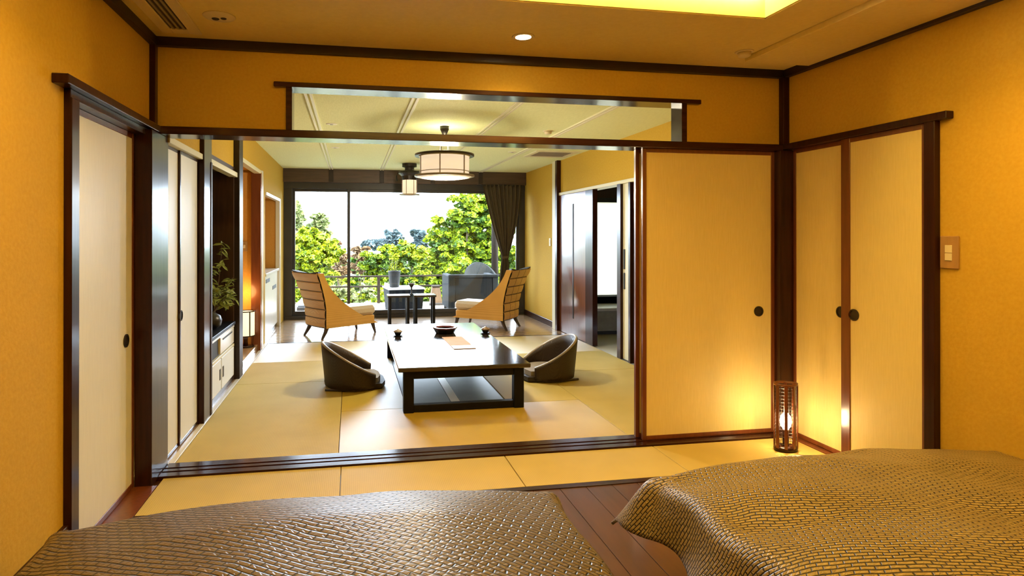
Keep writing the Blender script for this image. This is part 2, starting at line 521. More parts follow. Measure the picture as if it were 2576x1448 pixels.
# ------------------------------------------------------------------ bedroom walls
w = MB()
w.box(XL - .16, XL, YB - .1, 2.63, -0.05, 2.7)
w.box(XL - .16, XL, 2.63, 3.72, 1.985, 2.7)
w.box(XL - .20, XL - .12, 2.60, 3.80, -0.05, 2.0)
structure(w.build('wall_left', MT['plaster']), 'ochre plaster wall on the bedroom left side above and beside the sliding door', 'wall')
w = MB()
w.box(XR, XR + .16, YB - .1, 2.60, -0.05, 2.7)
w.box(XR, XR + .16, 2.60, 3.72, 1.985, 2.7)
w.box(XR + .08, XR + .16, 2.60, 3.80, -0.05, 2.0)
structure(w.build('wall_right', MT['plaster']), 'ochre plaster wall on the bedroom right side with a light switch', 'wall')
structure(box('wall_back', MT['plaster'], XL - .16, XR + .16, YB - .12, YB, -0.05, 2.75), 'ochre plaster wall behind the bed heads', 'wall')
w = MB()
w.box(XL - .1, -0.36, D0, D1, 1.99, 2.7)
w.box(2.20, XR + .1, D0, D1, 1.99, 2.7)
w.box(-0.36, 2.20, D0, D1, 2.275, 2.7)
structure(w.build('wall_partition', MT['plaster']), 'ochre plaster wall over the wide opening between bedroom and mat room', 'wall')

# dark timber of the bedroom
def trim(n, label, m=MT['wood']):
    return lambda mb: structure(mb.build('trim_%d' % n, m), label, 'trim')
t = MB().box(-1.165, -1.075, 3.51, 3.63, 0.0, 1.956, .003).box(-1.2, -1.078, 3.625, 3.815, 0.0, 1.956, .003)
trim(1, 'dark lacquered post at the left end of the wide opening')(t)
t = MB().box(-1.155, -1.103, 3.655, 3.72, 2.0, 2.465, .002)
trim(2, 'slim dark corner post between left wall and partition, above the lintel')(t)
t = MB().box(2.885, 3.0, 3.635, 3.76, 0.0, 1.956, .003).box(2.925, 2.985, 3.655, 3.72, 2.0, 2.465, .002)
trim(3, 'dark lacquered corner post behind the glowing floor lamp')(t)
t = MB().box(-1.12, 2.95, 3.66, 3.84, 1.955, 2.0, .003)
trim(4, 'long dark lintel across the wide opening', MT['woody'])(t)
t = MB().box(-0.454, 2.314, 3.665, 3.83, 2.256, 2.285, .003).box(-0.385, -0.350, 3.68, 3.82, 1.998, 2.258, .002).box(2.18, 2.218, 3.68, 3.82, 1.998, 2.258, .002)
trim(5, 'dark frame of the open transom above the long lintel', MT['woody'])(t)
t = MB().box(-1.22, -1.075, 2.53, 3.70, 1.962, 2.0, .003).box(-1.24, -1.11, 2.63, 3.55, 1.925, 1.962, .002).box(-1.24, -1.105, 2.63, 2.70, 0.0, 1.93, .003)
trim(6, 'dark post and lintel framing the sliding door of the left wall')(t)
t = MB().box(2.925, 3.05, 2.515, 3.70, 1.962, 2.0, .003).box(2.935, 3.05, 2.585, 2.645, 0.0, 1.965, .003)
trim(7, 'dark post and lintel framing the closet doors of the right wall')(t)
t = MB().box(XL - .02, XL + .035, YB, 3.70, 2.462, 2.53, .002).box(XR - .035, XR + .02, YB, 3.70, 2.462, 2.53, .002).box(XL, XR, 3.665, 3.72, 2.462, 2.53, .002)
trim(8, 'black brown moulding where the bedroom walls meet the ceiling', MT['crown'])(t)
structure(box('baseboard_left', MT['wood'], XL - .01, XL + .02, YB, 2.63, -0.01, 0.215, None, .002), 'tall dark baseboard along the left wall beside the bed', 'baseboard')

# bedroom ceiling with its lit tray
TX0, TX1, TY0, TY1, TZ = -0.35, 2.15, 0.3, 2.82, 2.68
c = MB()
c.box(XL - .1, TX0, YB - .1, 3.75, H1, 2.8).box(TX1, XR + .1, YB - .1, 3.75, H1, 2.8)
c.box(TX0, TX1, YB - .1, TY0, H1, 2.8).box(TX0, TX1, TY1, 3.75, H1, 2.8).box(TX0 - .02, TX1 + .02, TY0 - .02, TY1 + .02, TZ, 2.8)
ce = structure(c.build('ceiling', MT['ceil']), 'beige bedroom ceiling with a raised lit tray', 'ceiling')
tl = MB().box(TX0, TX1, TY1 - .012, TY1, H1 + .004, TZ).box(TX0, TX1, TY0, TY0 + .012, H1 + .004, TZ).box(TX0, TX0 + .012, TY0, TY1, H1 + .004, TZ).box(TX1 - .012, TX1, TY0, TY1, H1 + .004, TZ).box(TX0, TX1, TY0, TY1, TZ - .012, TZ)
tl.build('tray_bounce_lining', MT['traybounce'], ce)  # lining added to bounce more strip light and brighten the tray
box('soffit', MT['ceil'], 2.475, 2.94, YB, 3.44, 2.480, H1, ce, .002)
t = MB()
t.box(TX0 + .04, TX1 - .04, TY1 - .05, TY1 - .02, 2.640, 2.668, .003)
tag(t.build('cove_light', MT['led']), 'glowing strip light inside the ceiling tray', 'light')
t = MB()
t.box(TX0 + .04, TX1 - .04, TY0 + .02, TY0 + .05, 2.640, 2.668, .003)
tag(t.build('cove_light', MT['led']), 'strip light on the near side of the ceiling tray, over the beds', 'light')

# ------------------------------------------------------------------ sliding doors of the bedroom
def ring(mb, c, r0, r1, depth, axis, seg=20):
    """a shallow round dish pull"""
    prof = [(0, depth * .15), (r0, depth * .15), (r0, depth), (r1, depth), (r1, -depth * .5)]
    b = bmesh.new()
    n0 = len(mb.bm.verts)
    mb.lathe(prof, seg)
    mb.bm.verts.ensure_lookup_table()
    M = {'x': Matrix.Rotation(math.pi / 2, 4, 'Y'), '-x': Matrix.Rotation(-math.pi / 2, 4, 'Y'), '-y': Matrix.Rotation(math.pi / 2, 4, 'X')}[axis]
    for v in mb.bm.verts[n0:]:
        v.co = M @ v.co + Vector(c)
    b.free()
    return mb

def fusuma(n, label, plane, p, a, b, z0, z1, side, handle, m=MT['paper'], st=0.028, frame=MT['redwood'], th=.026):
    """plane 'x' or 'y'; p = the face seen, side = +1 / -1 direction the body extends away from the viewer"""
    def bx(mb, u0, u1, q0, q1, w0, w1, bev=.002):
        lo, hi = sorted((p + side * q0, p + side * q1))
        if plane == 'x': mb.box(lo, hi, u0, u1, w0, w1, bev)
        else: mb.box(u0, u1, lo, hi, w0, w1, bev)
        return mb
    pan = bx(MB(), a + st * .5, b - st * .5, .004, th - .003, z0 + st * .5, z1 - st * .5, 0).build('door_%d' % n, m)
    structure(pan, label, 'sliding door')
    for u0, u1 in ((a, a + st), (b - st, b)):
        bx(MB(), u0, u1, 0, th, z0, z1).build('stile', frame, pan)
    for w0, w1 in ((z0, z0 + st), (z1 - st, z1)):
        bx(MB(), a + st, b - st, 0, th, w0, w1).build('rail', frame, pan)
    if handle:
        ax = {('x', 1): '-x', ('x', -1): 'x', ('y', 1): '-y'}[(plane, side)]
        cc = (p + side * .004, handle[0], handle[1]) if plane == 'x' else (handle[0], p + side * .004, handle[1])
        ring(MB(), cc, .028, .035, .006, ax).build('handle', MT['ink'], pan)
    return pan

fusuma(1, 'pale sliding door with brown frame in the bedroom left wall', 'x', -1.165, 2.69, 3.512, 0.008, 1.925, -1, (3.40, .82), MT['paperw'])
fusuma(2, 'wide ochre sliding door with round black pull right of the opening', 'y', 3.695, 1.905, 2.888, 0.014, 1.955, 1, (2.765, .852))
fusuma(3, 'second sliding door parked behind the wide ochre one, only its edge showing', 'y', 3.755, 1.885, 2.85, 0.014, 1.955, 1, None)
fusuma(4, 'narrow ochre closet door beside the corner post', 'x', 2.985, 3.165, 3.64, 0.008, 1.962, 1, (3.235, .90))
d5 = fusuma(5, 'ochre closet door nearer the light switch', 'x', 2.955, 2.645, 3.20, 0.008, 1.962, 1, (3.105, .90))
box('stile', MT['redwood'], 2.953, 2.975, 3.132, 3.198, 0.008, 1.962, d5, .002)

# ------------------------------------------------------------------ mat room shell
ct = MB().box(-1.9, XR + .15, D1, YW + .25, H2, 2.6)
ct = structure(ct.build('ceiling_mat_room', MT['tceil']), 'pale green beige ceiling of the mat room and sunroom', 'ceiling')
for i, bx_ in enumerate((-0.327, 0.4926, 1.34, 2.165)):
    q = MB().box(bx_ - .032, bx_ - .008, D1, YW - .02, H2 - .012, H2 + .01, .002).box(bx_ + .008, bx_ + .032, D1, YW - .02, H2 - .012, H2 + .01, .002)
    q.build('batten', MT['batten'], ct)
# left wall of mat room: pieces around closet, alcoves and kitchen niche
w = MB()
w.box(XT - .12, XT, 3.80, 4.62, 1.96, 2.6)                       # over closet
w.box(XT - .06, XT - .02, 4.83, 5.96, 1.97, 2.6)                 # over display alcove
w.box(XT - .12, XT, 6.16, 7.46, 2.15, 2.6)                       # over lantern alcove
w.box(XT - .30, XT, 7.46, 7.93, -0.03, 2.6)                      # pier
w.box(XT - .12, XT, 7.93, 9.42, 1.92, 2.6)
w.box(XT - .12, XT, 9.42, YW + .2, -0.03, 2.6)
w.box(-1.9, -1.8, 3.7, YW + .2, -0.05, 2.6)                      # closes the alcoves at the back
w.box(-1.9, XT - .02, 3.72, 3.82, -0.05, 2.6)
w.box(-1.9, XT, YW, YW + .2, -0.05, 2.6)
structure(w.build('wall_mat_room_left', MT['plaster']), 'ochre plaster wall of the mat room over closet and alcoves', 'wall')
structure(box('floor_alcove', MT['veranda'], -1.82, -1.085, 3.8, YW, -0.06, 0.004), 'polished board floor inside the alcoves of the left wall', 'floor')

t = MB().box(-1.2, -1.065, 3.80, 4.62, 1.925, 1.965, .003)
trim(9, 'lintel over the white closet doors, coloured pale for the light on it', MT['batten'])(t)  # pale material carries the light falling on this trim
fusuma(6, 'white closet door next to the left post of the wide opening', 'x', -1.105, 3.80, 4.17, 0.01, 1.925, -1, None, MT['paperw'], .02, MT['wood'])
fusuma(7, 'white closet door beside the display alcove', 'x', -1.095, 4.13, 4.60, 0.01, 1.925, -1, (4.16, .85), MT['paperw'], .022, MT['wood'])
t = MB().box(-1.22, -1.055, 4.60, 4.84, 0.0, H2, .004)
trim(10, 'slim post between closet doors and display alcove')(t)
t = MB().box(-1.14, -1.07, 4.83, 5.97, 1.925, 1.97, .003)
trim(11, 'lintel over the dark display alcove, coloured pale for the light on it', MT['batten'])(t)  # brightness of the lit edge is painted in as pale wood
t = MB().box(-1.62, -1.05, 5.97, 6.15, 0.0, H2, .004)
trim(12, 'broad black brown post between the two alcoves', MT['crown'])(t)
t = MB().box(-1.14, -1.065, 6.15, 7.47, 2.105, 2.15, .003)
trim(13, 'lintel over the lantern alcove, coloured pale for the light on it', MT['batten'])(t)  # pale wood stands in for light along the edge
# display alcove lining
w = MB().box(-1.56, -1.52, 4.84, 5.97, 0, H2).box(-1.56, -1.05, 4.80, 4.84, 0, 1.93).box(-1.56, -1.1, 4.84, 5.97, 1.97, 2.02).box(-1.56, -1.10, 5.935, 5.97, 0, 2.0)
structure(w.build('wall_display_alcove', MT['toko']), 'dark boarded back of the display alcove behind the flower arrangement', 'wall')
# lantern alcove lining
w = MB().box(-1.62, -1.58, 6.15, 7.50, 0, 2.3).box(-1.60, -1.06, 7.44, 7.48, 0, 2.12).box(-1.6, -1.14, 6.15, 7.46, 2.15, 2.2)
structure(w.build('wall_lantern_alcove', MT['alcove']), 'amber plaster of the alcove lit by the small paper lantern', 'wall')
t = MB().box(-1.172, -1.06, 7.40, 7.445, 0.0, 2.11, .002)
trim(14, 'red brown board at the far side of the lantern alcove', MT['redwood'])(t)
t = MB().box(-1.16, -1.055, 7.462, 7.56, 0.0, 2.15, .002)
trim(15, 'pale lit jamb right of the lantern alcove', MT['white'])(t)

# kitchen niche of the sunroom
kn = thing('counter_cabinet', 'white cabinet under the amber niche beside the window, two dark slots in its front', 'cabinet', (-1.35, 8.67, 0.004))
box('body', MT['white'], -.25, .25, -.69, .69, 0.06, .84, kn, .004)
box('plinth', MT['wood'], -.23, .235, -.68, .68, 0, .06, kn)
box('counter_top', MT['white'], -.25, .275, -.70, .70, .84, .875, kn, .004)
box('slot', MT['slot'], .248, .254, -.55, -.2, .74, .79, kn)
box('slot', MT['slot'], .248, .254, .1, .5, .60, .65, kn)
w = MB().box(-1.66, -1.62, 7.9, 9.42, 0, 2.0).box(-1.62, -1.10, 9.38, 9.43, 0, 1.93).box(-1.62, -1.1, 7.93, 9.42, 1.92, 1.97)
structure(w.build('wall_kitchen_niche', MT['alcove']), 'amber lining of the niche above the white cabinet', 'wall')
t = MB().box(-1.13, -1.065, 7.92, 9.44, 1.885, 1.925, .002).box(-1.13, -1.065, 9.36, 9.43, 0.0, 1.9, .002)
trim(16, 'pale frame of the niche above the white cabinet', MT['white'])(t)

# right wall of mat room
w = MB()
w.box(XR, XR + .12, 3.80, 5.90, -0.03, 2.6)
w.box(XR, XR + .12, 5.90, 8.23, 1.985, 2.6)
w.box(XR, XR + .12, 8.23, YW + .2, -0.03, 2.6)
w.box(XR + .05, XR + .12, 7.25, 8.23, -0.03, 2.0)
structure(w.build('wall_mat_room_right', MT['plaster']), 'ochre plaster wall on the right of mat room and sunroom', 'wall')
t = MB().box(XR - .03, XR + .12, 5.86, 8.25, 1.945, 1.985, .003)
trim(17, 'lintel over the sliding wood doors of the right wall, coloured pale for the light on it', MT['batten'])(t)  # light on the trim is put into its pale colour
structure(box('trim_21', MT['batten'], XR - .055, XR + .05, 8.30, 8.44, 0.0, H2, None, .003), 'post face beside the sunroom wall, its reflected light put in as pale colour', 'trim')  # pale strip paints the window's reflection on the dark glossy post
t = MB().box(XR - .06, XR + .05, 8.22, 8.30, 0.0, H2, .004)
trim(18, 'post between the wood door and the sunroom wall', MT['wood'])(t)
t = MB().box(XR - .03, XR + .12, 5.985, 6.03, 0.0, 1.95, .002).box(XR - .03, XR + .12, 6.22, 6.31, 0, 1.95, .002)
trim(19, 'dark door jambs on the near side of the washroom doorway')(t)
t = MB().box(XR - .02, XR + .005, 8.44, YW, 0.0, 0.09, .002)
structure(t.build('baseboard_right', MT['wood']), 'dark baseboard of the sunroom right wall', 'baseboard')
d = structure(box('door_8', MT['doorwood'], XR - .02, XR + .025, 7.22, 8.22, 0.005, 1.945, None, .003), 'glossy red brown wood door with one long vertical slot', 'sliding door')
box('slot', MT['slot'], XR - .024, XR - .018, 7.66, 7.70, 0.25, 1.80, d)
box('stile', MT['wood'], XR - .035, XR + .03, 6.985, 7.22, 0.005, 1.945, d, .003)
d = structure(box('door_9', MT['batten'], XR + .0, XR + .03, 6.03, 6.22, 0.005, 1.945, None, .003), 'narrow pale door leaf parked at the near side of the washroom doorway', 'sliding door')
box('handle', MT['metal'], XR - .008, XR + .004, 6.165, 6.195, 1.0, 1.22, d, .002)
box('handle', MT['metal'], XR - .008, XR + .004, 6.165, 6.195, 0.78, .96, d, .002)

# washroom seen through the doorway
structure(box('floor_washroom', MT['tile'], XR, 5.6, 5.6, 9.5, -0.08, -0.01), 'pale tile floor of the washroom', 'floor')
structure(box('ceiling_washroom', MT['tceil'], XR + .1, 5.6, 5.6, 9.6, 2.30, 2.6), 'ceiling of the washroom', 'ceiling')
w = MB().box(5.5, 5.6, 5.6, 9.6, 0, 2.4).box(XR + .1, 5.6, 5.5, 5.6, 0, 2.4).box(3.05, 3.70, 9.0, 9.1, 0, 2.4).box(4.95, 5.6, 9.0, 9.1, 0, 2.4).box(3.70, 4.95, 9.0, 9.1, 1.97, 2.4).box(3.70, 4.95, 9.0, 9.1, 0, .36)
structure(w.build('wall_washroom', MT['toko']), 'dark boarded wall of the washroom around its window', 'wall')
fr = MB().box(3.70, 3.78, 8.99, 9.08, .36, 1.97, .003).box(4.87, 4.95, 8.99, 9.08, .36, 1.97, .003).box(3.7, 4.95, 8.99, 9.08, 1.90, 1.97, .003).box(3.7, 4.95, 8.99, 9.08, .36, .42, .003)
wn = structure(fr.build('window_1', MT['frame']), 'washroom window with milky pane and dark frame', 'window')
m_, nt_, b_ = nodes_of('milky_glass')
nt_.nodes.remove(b_)
tl_ = N(nt_, 'ShaderNodeBsdfTranslucent')
tl_.inputs[0].default_value = (0.50, 0.49, 0.41, 1)
nt_.links.new(tl_.outputs[0], nt_.nodes['Material Output'].inputs[0])
box('pane', m_, 3.78, 4.87, 9.03, 9.04, .42, 1.90, wn)
wb = thing('wash_bench', 'low grey washroom bench with a pale slab top', 'bench', (3.75, 8.1, -0.01))
box('cabinet', MT['stone'], -.62, .75, -.25, .45, 0.05, .33, wb, .004)
box('plinth', MT['ink'], -.6, .72, -.22, .42, 0, .05, wb)
box('slab', MT['tile'], -.64, .78, -.28, .47, .33, .37, wb, .005)
box('ledge', MT['slate'], -.64, .78, .28, .47, .37, .47, wb, .005)
tag(MB().lathe([(0, 0), (.07, 0), (.085, .03), (.085, .13), (.06, .17), (.05, .19), (0, .19)], 20, (3.98, 8.12, .361)).build('wash_bowl', MT['slate'], None, True), 'dark blue jar on the washroom bench', 'jar')

# ------------------------------------------------------------------ window wall of the sunroom
structure(box('trim_20', MT['header'], -1.1, XR, YW - .10, YW + .15, 2.235, H2 + .02, None, .004), 'brown header beam over the big window', 'beam')
hd = bpy.data.objects['trim_20']
for xx in (-0.327, 0.4926, 1.34, 2.165):
    box('stud', MT['crown'], xx - .035, xx + .035, YW - .115, YW - .09, 2.24, H2 - .012, hd, .002)
fr = MB()
fr.box(-1.085, -0.955, YW - .02, YW + .14, 0, 2.24, .003).box(2.86, XR, YW - .02, YW + .14, 0, 2.24, .003)
fr.box(-1.085, XR, YW - .03, YW + .14, 2.135, 2.24, .003).box(-1.085, XR, YW - .03, YW + .14, -0.02, .055, .003)
wn = structure(fr.build('window_2', MT['frame']), 'wide dark framed garden window filling the end of the sunroom', 'window')
def sash(x0, x1, y0, nm):
    q = MB().box(x0, x0 + .05, y0, y0 + .04, .055, 2.14, .003).box(x1 - .05, x1, y0, y0 + .04, .055, 2.14, .003).box(x0 + .05, x1 - .05, y0, y0 + .04, 2.09, 2.14, .003).box(x0 + .05, x1 - .05, y0, y0 + .04, .055, .125, .003)
    s_ = q.build(nm, MT['frame'], wn)
    box('pane', MT['glass'], x0 + .045, x1 - .045, y0 + .016, y0 + .022, .12, 2.095, s_)
    return s_
sash(-0.96, -0.02, YW + .055, 'sash')
s2 = sash(-0.07, 2.87, YW + .01, 'sash')
MB().lathe([(0, 0), (.02, 0), (.02, .05), (0, .05)], 10, (-0.045, YW - .005, .93)).build('latch', MT['ink'], s2)

# ------------------------------------------------------------------ beds and covers
def drape(name, label, x0, x1, y0, y1, zt, m, hang, dome, wr, seed, flare=.35):
    rnd = random.Random(seed)
    nx, ny = 110, 110
    ph = [(rnd.uniform(2, 7), rnd.uniform(2, 7), rnd.uniform(0, 6.28), rnd.uniform(.3, 1)) for _ in range(9)]
    W, L = x1 - x0, y1 - y0
    mb = MB()
    uvs = []
    rows = []
    r = .07
    for j in range(ny + 1):
        v = L + hang if False else (j / ny) * (L + hang)
        row = []
        for i in range(nx + 1):
            u = -hang + (i / nx) * (W + 2 * hang)
            ox = max(0.0, -u, u - W)
            oy = max(0.0, v - L)
            sx = -1 if u < W / 2 else 1
            cu, cv = min(max(u, 0), W), min(v, L)
            o = math.hypot(ox, oy)
            # rounded shoulder, then hanging with a slight flare
            if o < r * 1.57:
                a = o / r
                out, dn = r * math.sin(a), r * (1 - math.cos(a))
            else:
                e = o - r * 1.57
                out, dn = r + e * flare * .35, r + e * .95
            if o > 0:
                px = (x0 if sx < 0 else x1) + sx * out * ox / o if ox > 0 else x0 + cu
                py = y1 + out * oy / o if oy > 0 else y0 + cv
                if ox > 0 and oy > 0:
                    k_ = 2 * ox * oy / (o * o)
                    px += sx * k_ * o * .28
                    py += k_ * o * .28
                    dn *= 1 - .18 * k_
            else:
                px, py, dn = x0 + cu, y0 + cv, 0.0
            d = dome * (1 - abs(2 * cu / W - 1) ** 2.3) * min(1.0, (1 - (cv / L) ** 6) + .45)
            nzv = sum(c_ * math.sin(a_ * px * 1.7 + b_ * py * 1.5 + p_ + 1.5 * math.sin(b_ * px)) for a_, b_, p_, c_ in ph) / 5
            d += wr * nzv
            if flare > .5:                      # folds raying out from the free corner
                d += .022 * math.exp(-max(0.0, u + hang) / .5) * math.sin(17 * v + 7 * u + 1.0) * (1 if o == 0 else .6)
                px += -.03 * math.exp(-max(0.0, u + hang) / .25) * math.sin(15 * v + .6)
            if ox > 0 or oy > 0:
                px += sx * .012 * math.sin(14 * v + seed) * min(1, ox * 6)
            row.append((px, py, zt + d - dn))
            uvs.append((u, v))
        rows.append(row)
    mb.grid(rows)
    o = mb.build(name, m, None, True)
    ul = o.data.uv_layers.new(name='UVMap')
    for lp in o.data.loops:
        ul.data[lp.index].uv = uvs[lp.vertex_index]
    md = o.modifiers.new('thickness', 'SOLIDIFY')
    md.thickness = .012
    md.offset = -1
    return tag(o, label, 'bed cover')

def bed(label, x0, x1, y0, y1):
    b = thing('bed', label, 'bed', ((x0 + x1) / 2, (y0 + y1) / 2, 0))
    hw, hl = (x1 - x0) / 2, (y1 - y0) / 2
    box('bed_base', MT['wood'], -hw + .05, hw - .05, -hl, hl - .06, .08, .22, b, .008)
    MB().box(-hw + .03, hw - .03, -hl, hl - .04, .22, .412, .05).build('mattress', MT['seatpad'], b)
    for sx in (-1, 1):
        for sy in (-1, 1):
            box('leg', MT['wood'], sx * (hw - .15) - .03, sx * (hw - .15) + .03, sy * (hl - .2) - .03, sy * (hl - .2) + .03, 0, .08, b, .004)
bed('bed by the left wall, hidden under its herringbone cover', -0.90, 0.69, 0.02, 2.12)
bed('bed by the right wall, hidden under its wave quilted cover', 1.22, 2.72, 0.02, 2.12)
drape('bed_cover', 'herringbone quilted cover on the bed by the left wall', -0.90, 0.69, 0.02, 2.12, .420, MT['quiltA'], .19, .105, .007, 3)
drape('bed_cover', 'wave quilted gold brown cover on the bed by the right wall', 1.22, 2.72, 0.02, 2.12, .450, MT['quiltB'], .27, .095, .018, 11, .6)

# ------------------------------------------------------------------ bedroom lamps and fittings
def downlight(label, x_, y_, e, on=True):
    t = thing('downlight', label, 'light', (x_, y_, H1), 0, None)
    MB().lathe([(.045, -.004), (.062, -.006), (.066, -.003), (.066, 0.0), (.045, 0.0)], 28).build('rim', MT['plastic'], t, True)
    MB().lathe([(0, -.003), (.046, -.003), (.046, -.001), (0, -.001)], 28).build('lens', MT['lit'], t)
    lamp_light('downlight_lamp', 'SPOT', (0, 0, -.02), e, WARM, t, .04, math.radians(140), 1.0)
    return t
downlight('lit round ceiling light in front of the open transom', .97, 3.31, P_DOWN * 1.3)
downlight('ceiling light washing the left wall beside the bed', -0.92, 1.62, P_DOWN * 1.35)
downlight('ceiling light washing the right wall beyond the light switch', 2.36, 1.85, P_DOWN * 1.2)

t = thing('ceiling_speaker', 'oval cream ceiling fitting with dark eyes between vent and downlight', 'ceiling fitting', (-.68, 3.28, H1))
MB().lathe([(0, -.010), (.05, -.010), (.078, -.004), (.082, 0), (0, 0)], 28).build('plate', MT['plastic'], t, True)
MB().lathe([(0, -.0135), (.016, -.0135), (.02, -.0095), (0, -.0095)], 16, (-.02, .01, 0)).build('eye', MT['slot'], t)
MB().lathe([(0, -.0135), (.012, -.0135), (.016, -.0095), (0, -.0095)], 16, (.022, 0, 0)).build('eye', MT['slot'], t)

t = thing('air_vent', 'cream ceiling air vent with long dark slats in the bedroom', 'air vent', (-.935, 2.95, H1))
q = MB()
q.box(-.105, -.045, -.62, .62, -.010, 0, .002).box(.045, .105, -.62, .62, -.010, 0, .002).box(-.045, .045, -.62, -.55, -.010, 0, .002).box(-.045, .045, .55, .62, -.010, 0, .002)
q.build('frame', MT['plastic'], t)
box('backing', MT['slot'], -.05, .05, -.56, .56, -.003, -.001, t)
for i in range(3):
    box('slat', MT['rim'], -.034 + i * .028, -.022 + i * .028, -.55, .55, -.009, -.003, t)

def detector(label, x_, y_, z_):
    t = thing('smoke_detector', label, 'smoke detector', (x_, y_, z_))
    MB().lathe([(0, -.006), (.05, -.006), (.055, 0), (0, 0)], 24).build('base', MT['plastic'], t, True)
    MB().lathe([(0, -.034), (.026, -.034), (.036, -.028), (.04, -.006), (0, -.006)], 24).build('head', MT['plastic'], t, True)
detector('cream smoke detector on the bedroom ceiling near the right corner', 2.40, 3.34, H1)
detector('cream smoke detector on the mat room ceiling seen through the transom', 2.0, 5.92, H2)

t = thing('light_switch', 'brown light switch plate with cream rocker on the right wall', 'light switch', (XR, 2.53, 1.29))
box('plate', MT['switchplate'], -.012, 0, -.047, .047, -.082, .082, t, .003)
box('rocker', MT['plastic'], -.017, -.011, -.018, .018, -.003, .036, t, .002)
box('rocker', MT['plastic'], -.017, -.011, -.018, .018, -.042, -.005, t, .002)
t = thing('light_switch', 'cream light switch on the sunroom wall by the post', 'light switch', (XR, 8.68, 1.27))
box('plate', MT['plastic'], -.010, 0, -.035, .035, -.06, .06, t, .003)
box('rocker', MT['white'], -.014, -.009, -.014, .014, -.03, .03, t, .002)
t = thing('light_switch', 'small brown switch plate on the amber alcove wall above the lantern', 'light switch', (-1.255, 7.44, 1.24))
box('plate', MT['switchplate'], -.035, .035, -.010, 0, -.06, .06, t, .003)
box('rocker', MT['plastic'], -.012, .012, -.014, -.009, -.02, .02, t, .002)

# corner lamp: oval cage of thin slats, bulb inside
t = thing('floor_lamp', 'oval slatted floor lamp with glowing bulb in the bedroom corner', 'lamp', (2.735, 3.40, 0.003))
def oval(r, k, n, ry=.75): 
    a = 2 * math.pi * k / n
    return (r * math.cos(a), r * ry * math.sin(a))
LR, LH = .075, .43
MB().lathe([(0, 0), (LR, 0), (LR + .002, .02), (LR - .004, .028), (0, .028)], 28, (0, 0, 0), 1, .75).build('base', MT['wood'], t, True)
MB().lathe([(LR - .008, LH - .014), (LR, LH - .014), (LR + .002, LH), (LR - .008, LH), (LR - .008, LH - .014)], 28, (0, 0, 0), 1, .75).build('top_ring', MT['redwood'], t, True)
for k_ in range(8):
    a = 2 * math.pi * (k_ + .35) / 8
    M = Matrix.Translation((LR * .96 * math.cos(a), LR * .72 * math.sin(a), 0)) @ Matrix.Rotation(a, 4, 'Z')
    MB().box(-.003, .003, -.009, .009, .02, LH - .01, 0, M).build('slat', MT['redwood'], t)
q = MB()
for z_ in [i * .022 + .05 for i in range(17)]:
    q.tube([(*oval(LR * .9, k_, 20), z_) for k_ in range(21)], .0011, 4)
for k_ in range(26):
    q.tube([(*oval(LR * .9, k_, 26), .03), (*oval(LR * .9, k_, 26), LH - .02)], .0009, 4)
tag(q.build('wire_net', MT['leg'], t), None, None, None, 'stuff')
MB().lathe([(0, .13), (.014, .132), (.028, .155), (.034, .185), (.028, .215), (.014, .235), (0, .24)], 20).build('bulb', MT['bulb'], t, True)
MB().lathe([(0, .028), (.018, .028), (.018, .13), (.013, .135), (0, .135)], 16).build('socket', MT['wood'], t)
lamp_light('corner_bulb', 'POINT', (0, 0, .186), P_CORNER, (1.0, .55, .16), t, .036)

# ------------------------------------------------------------------ mat room furniture
tb = thing('low_table', 'long low black table with polished top in the mat room', 'table', (.875, 5.685, 0.002))
TL, TW, TH = 1.125, .525, .36
MB().box(-TW, TW, -TL, TL, TH - .035, TH, .006).build('tabletop', MT['tabletop'], tb)
for sx in (-1, 1):
    for sy in (-1, 1):
        box('leg', MT['black'], *sorted((sx * (TW - .045), sx * (TW - .125))), *sorted((sy * (TL - .04), sy * (TL - .12))), 0, TH - .035, tb, .004)
for sy in (-1, 1):
    box('apron', MT['black'], -TW + .125, TW - .125, *sorted((sy * (TL - .055), sy * (TL - .09))), TH - .10, TH - .035, tb, .003)
    box('stretcher', MT['black'], -TW + .125, TW - .125, *sorted((sy * (TL - .05), sy * (TL - .11))), 0.004, .058, tb, .003)
for sx in (-1, 1):
    box('apron', MT['black'], *sorted((sx * (TW - .06), sx * (TW - .095))), -TL + .12, TL - .12, TH - .10, TH - .035, tb, .003)

ZT = .362
t = thing('lacquer_tray', 'maroon eight sided lacquer tray at the middle of the low table', 'tray', (.955, 6.13, ZT))
q = MB().lathe([(0, 0), (.095, 0), (.112, .03), (.125, .052), (.118, .056), (.100, .03), (.088, .012), (0, .012)], 8)
q.build('dish', MT['black'], t)
MB().lathe([(.100, .046), (.128, .050), (.130, .062), (.104, .062), (.100, .046)], 8).build('rim', MT['red'], t)
MB().lathe([(0, .0125), (.086, .0125), (.086, .016), (0, .016)], 8).build('lining', MT['red'], t)
def cup(label, x_, y_, body, lid):
    t = thing('lidded_cup', label, 'cup', (x_, y_, ZT))
    MB().lathe([(0, 0), (.03, 0), (.05, .006), (.054, .010), (.03, .008), (0, .008)], 20).build('saucer', MT['black'], t, True)
    MB().lathe([(0, .008), (.024, .008), (.036, .03), (.042, .048), (.040, .05), (0, .05)], 20).build('bowl', body, t, True)
    q_ = MB().lathe([(0, .074), (.010, .073), (.011, .066), (.028, .062), (.050, .046), (.048, .043), (0, .043)], 20)
    q_.build('lid', lid, t, True)
cup('lidded cup with grey brown lid near the left edge of the low table', .46, 6.02, MT['black'], MT['rim'])
cup('lidded cup with tan lid near the right edge of the low table', 1.36, 6.02, MT['black'], MT['clay'])
t = thing('booklet', 'small tan booklet lying in front of the maroon tray', 'booklet', (.99, 5.55, ZT), .02)
box('cover', MT['card'], -.10, .10, -.32, .32, 0, .003, t)
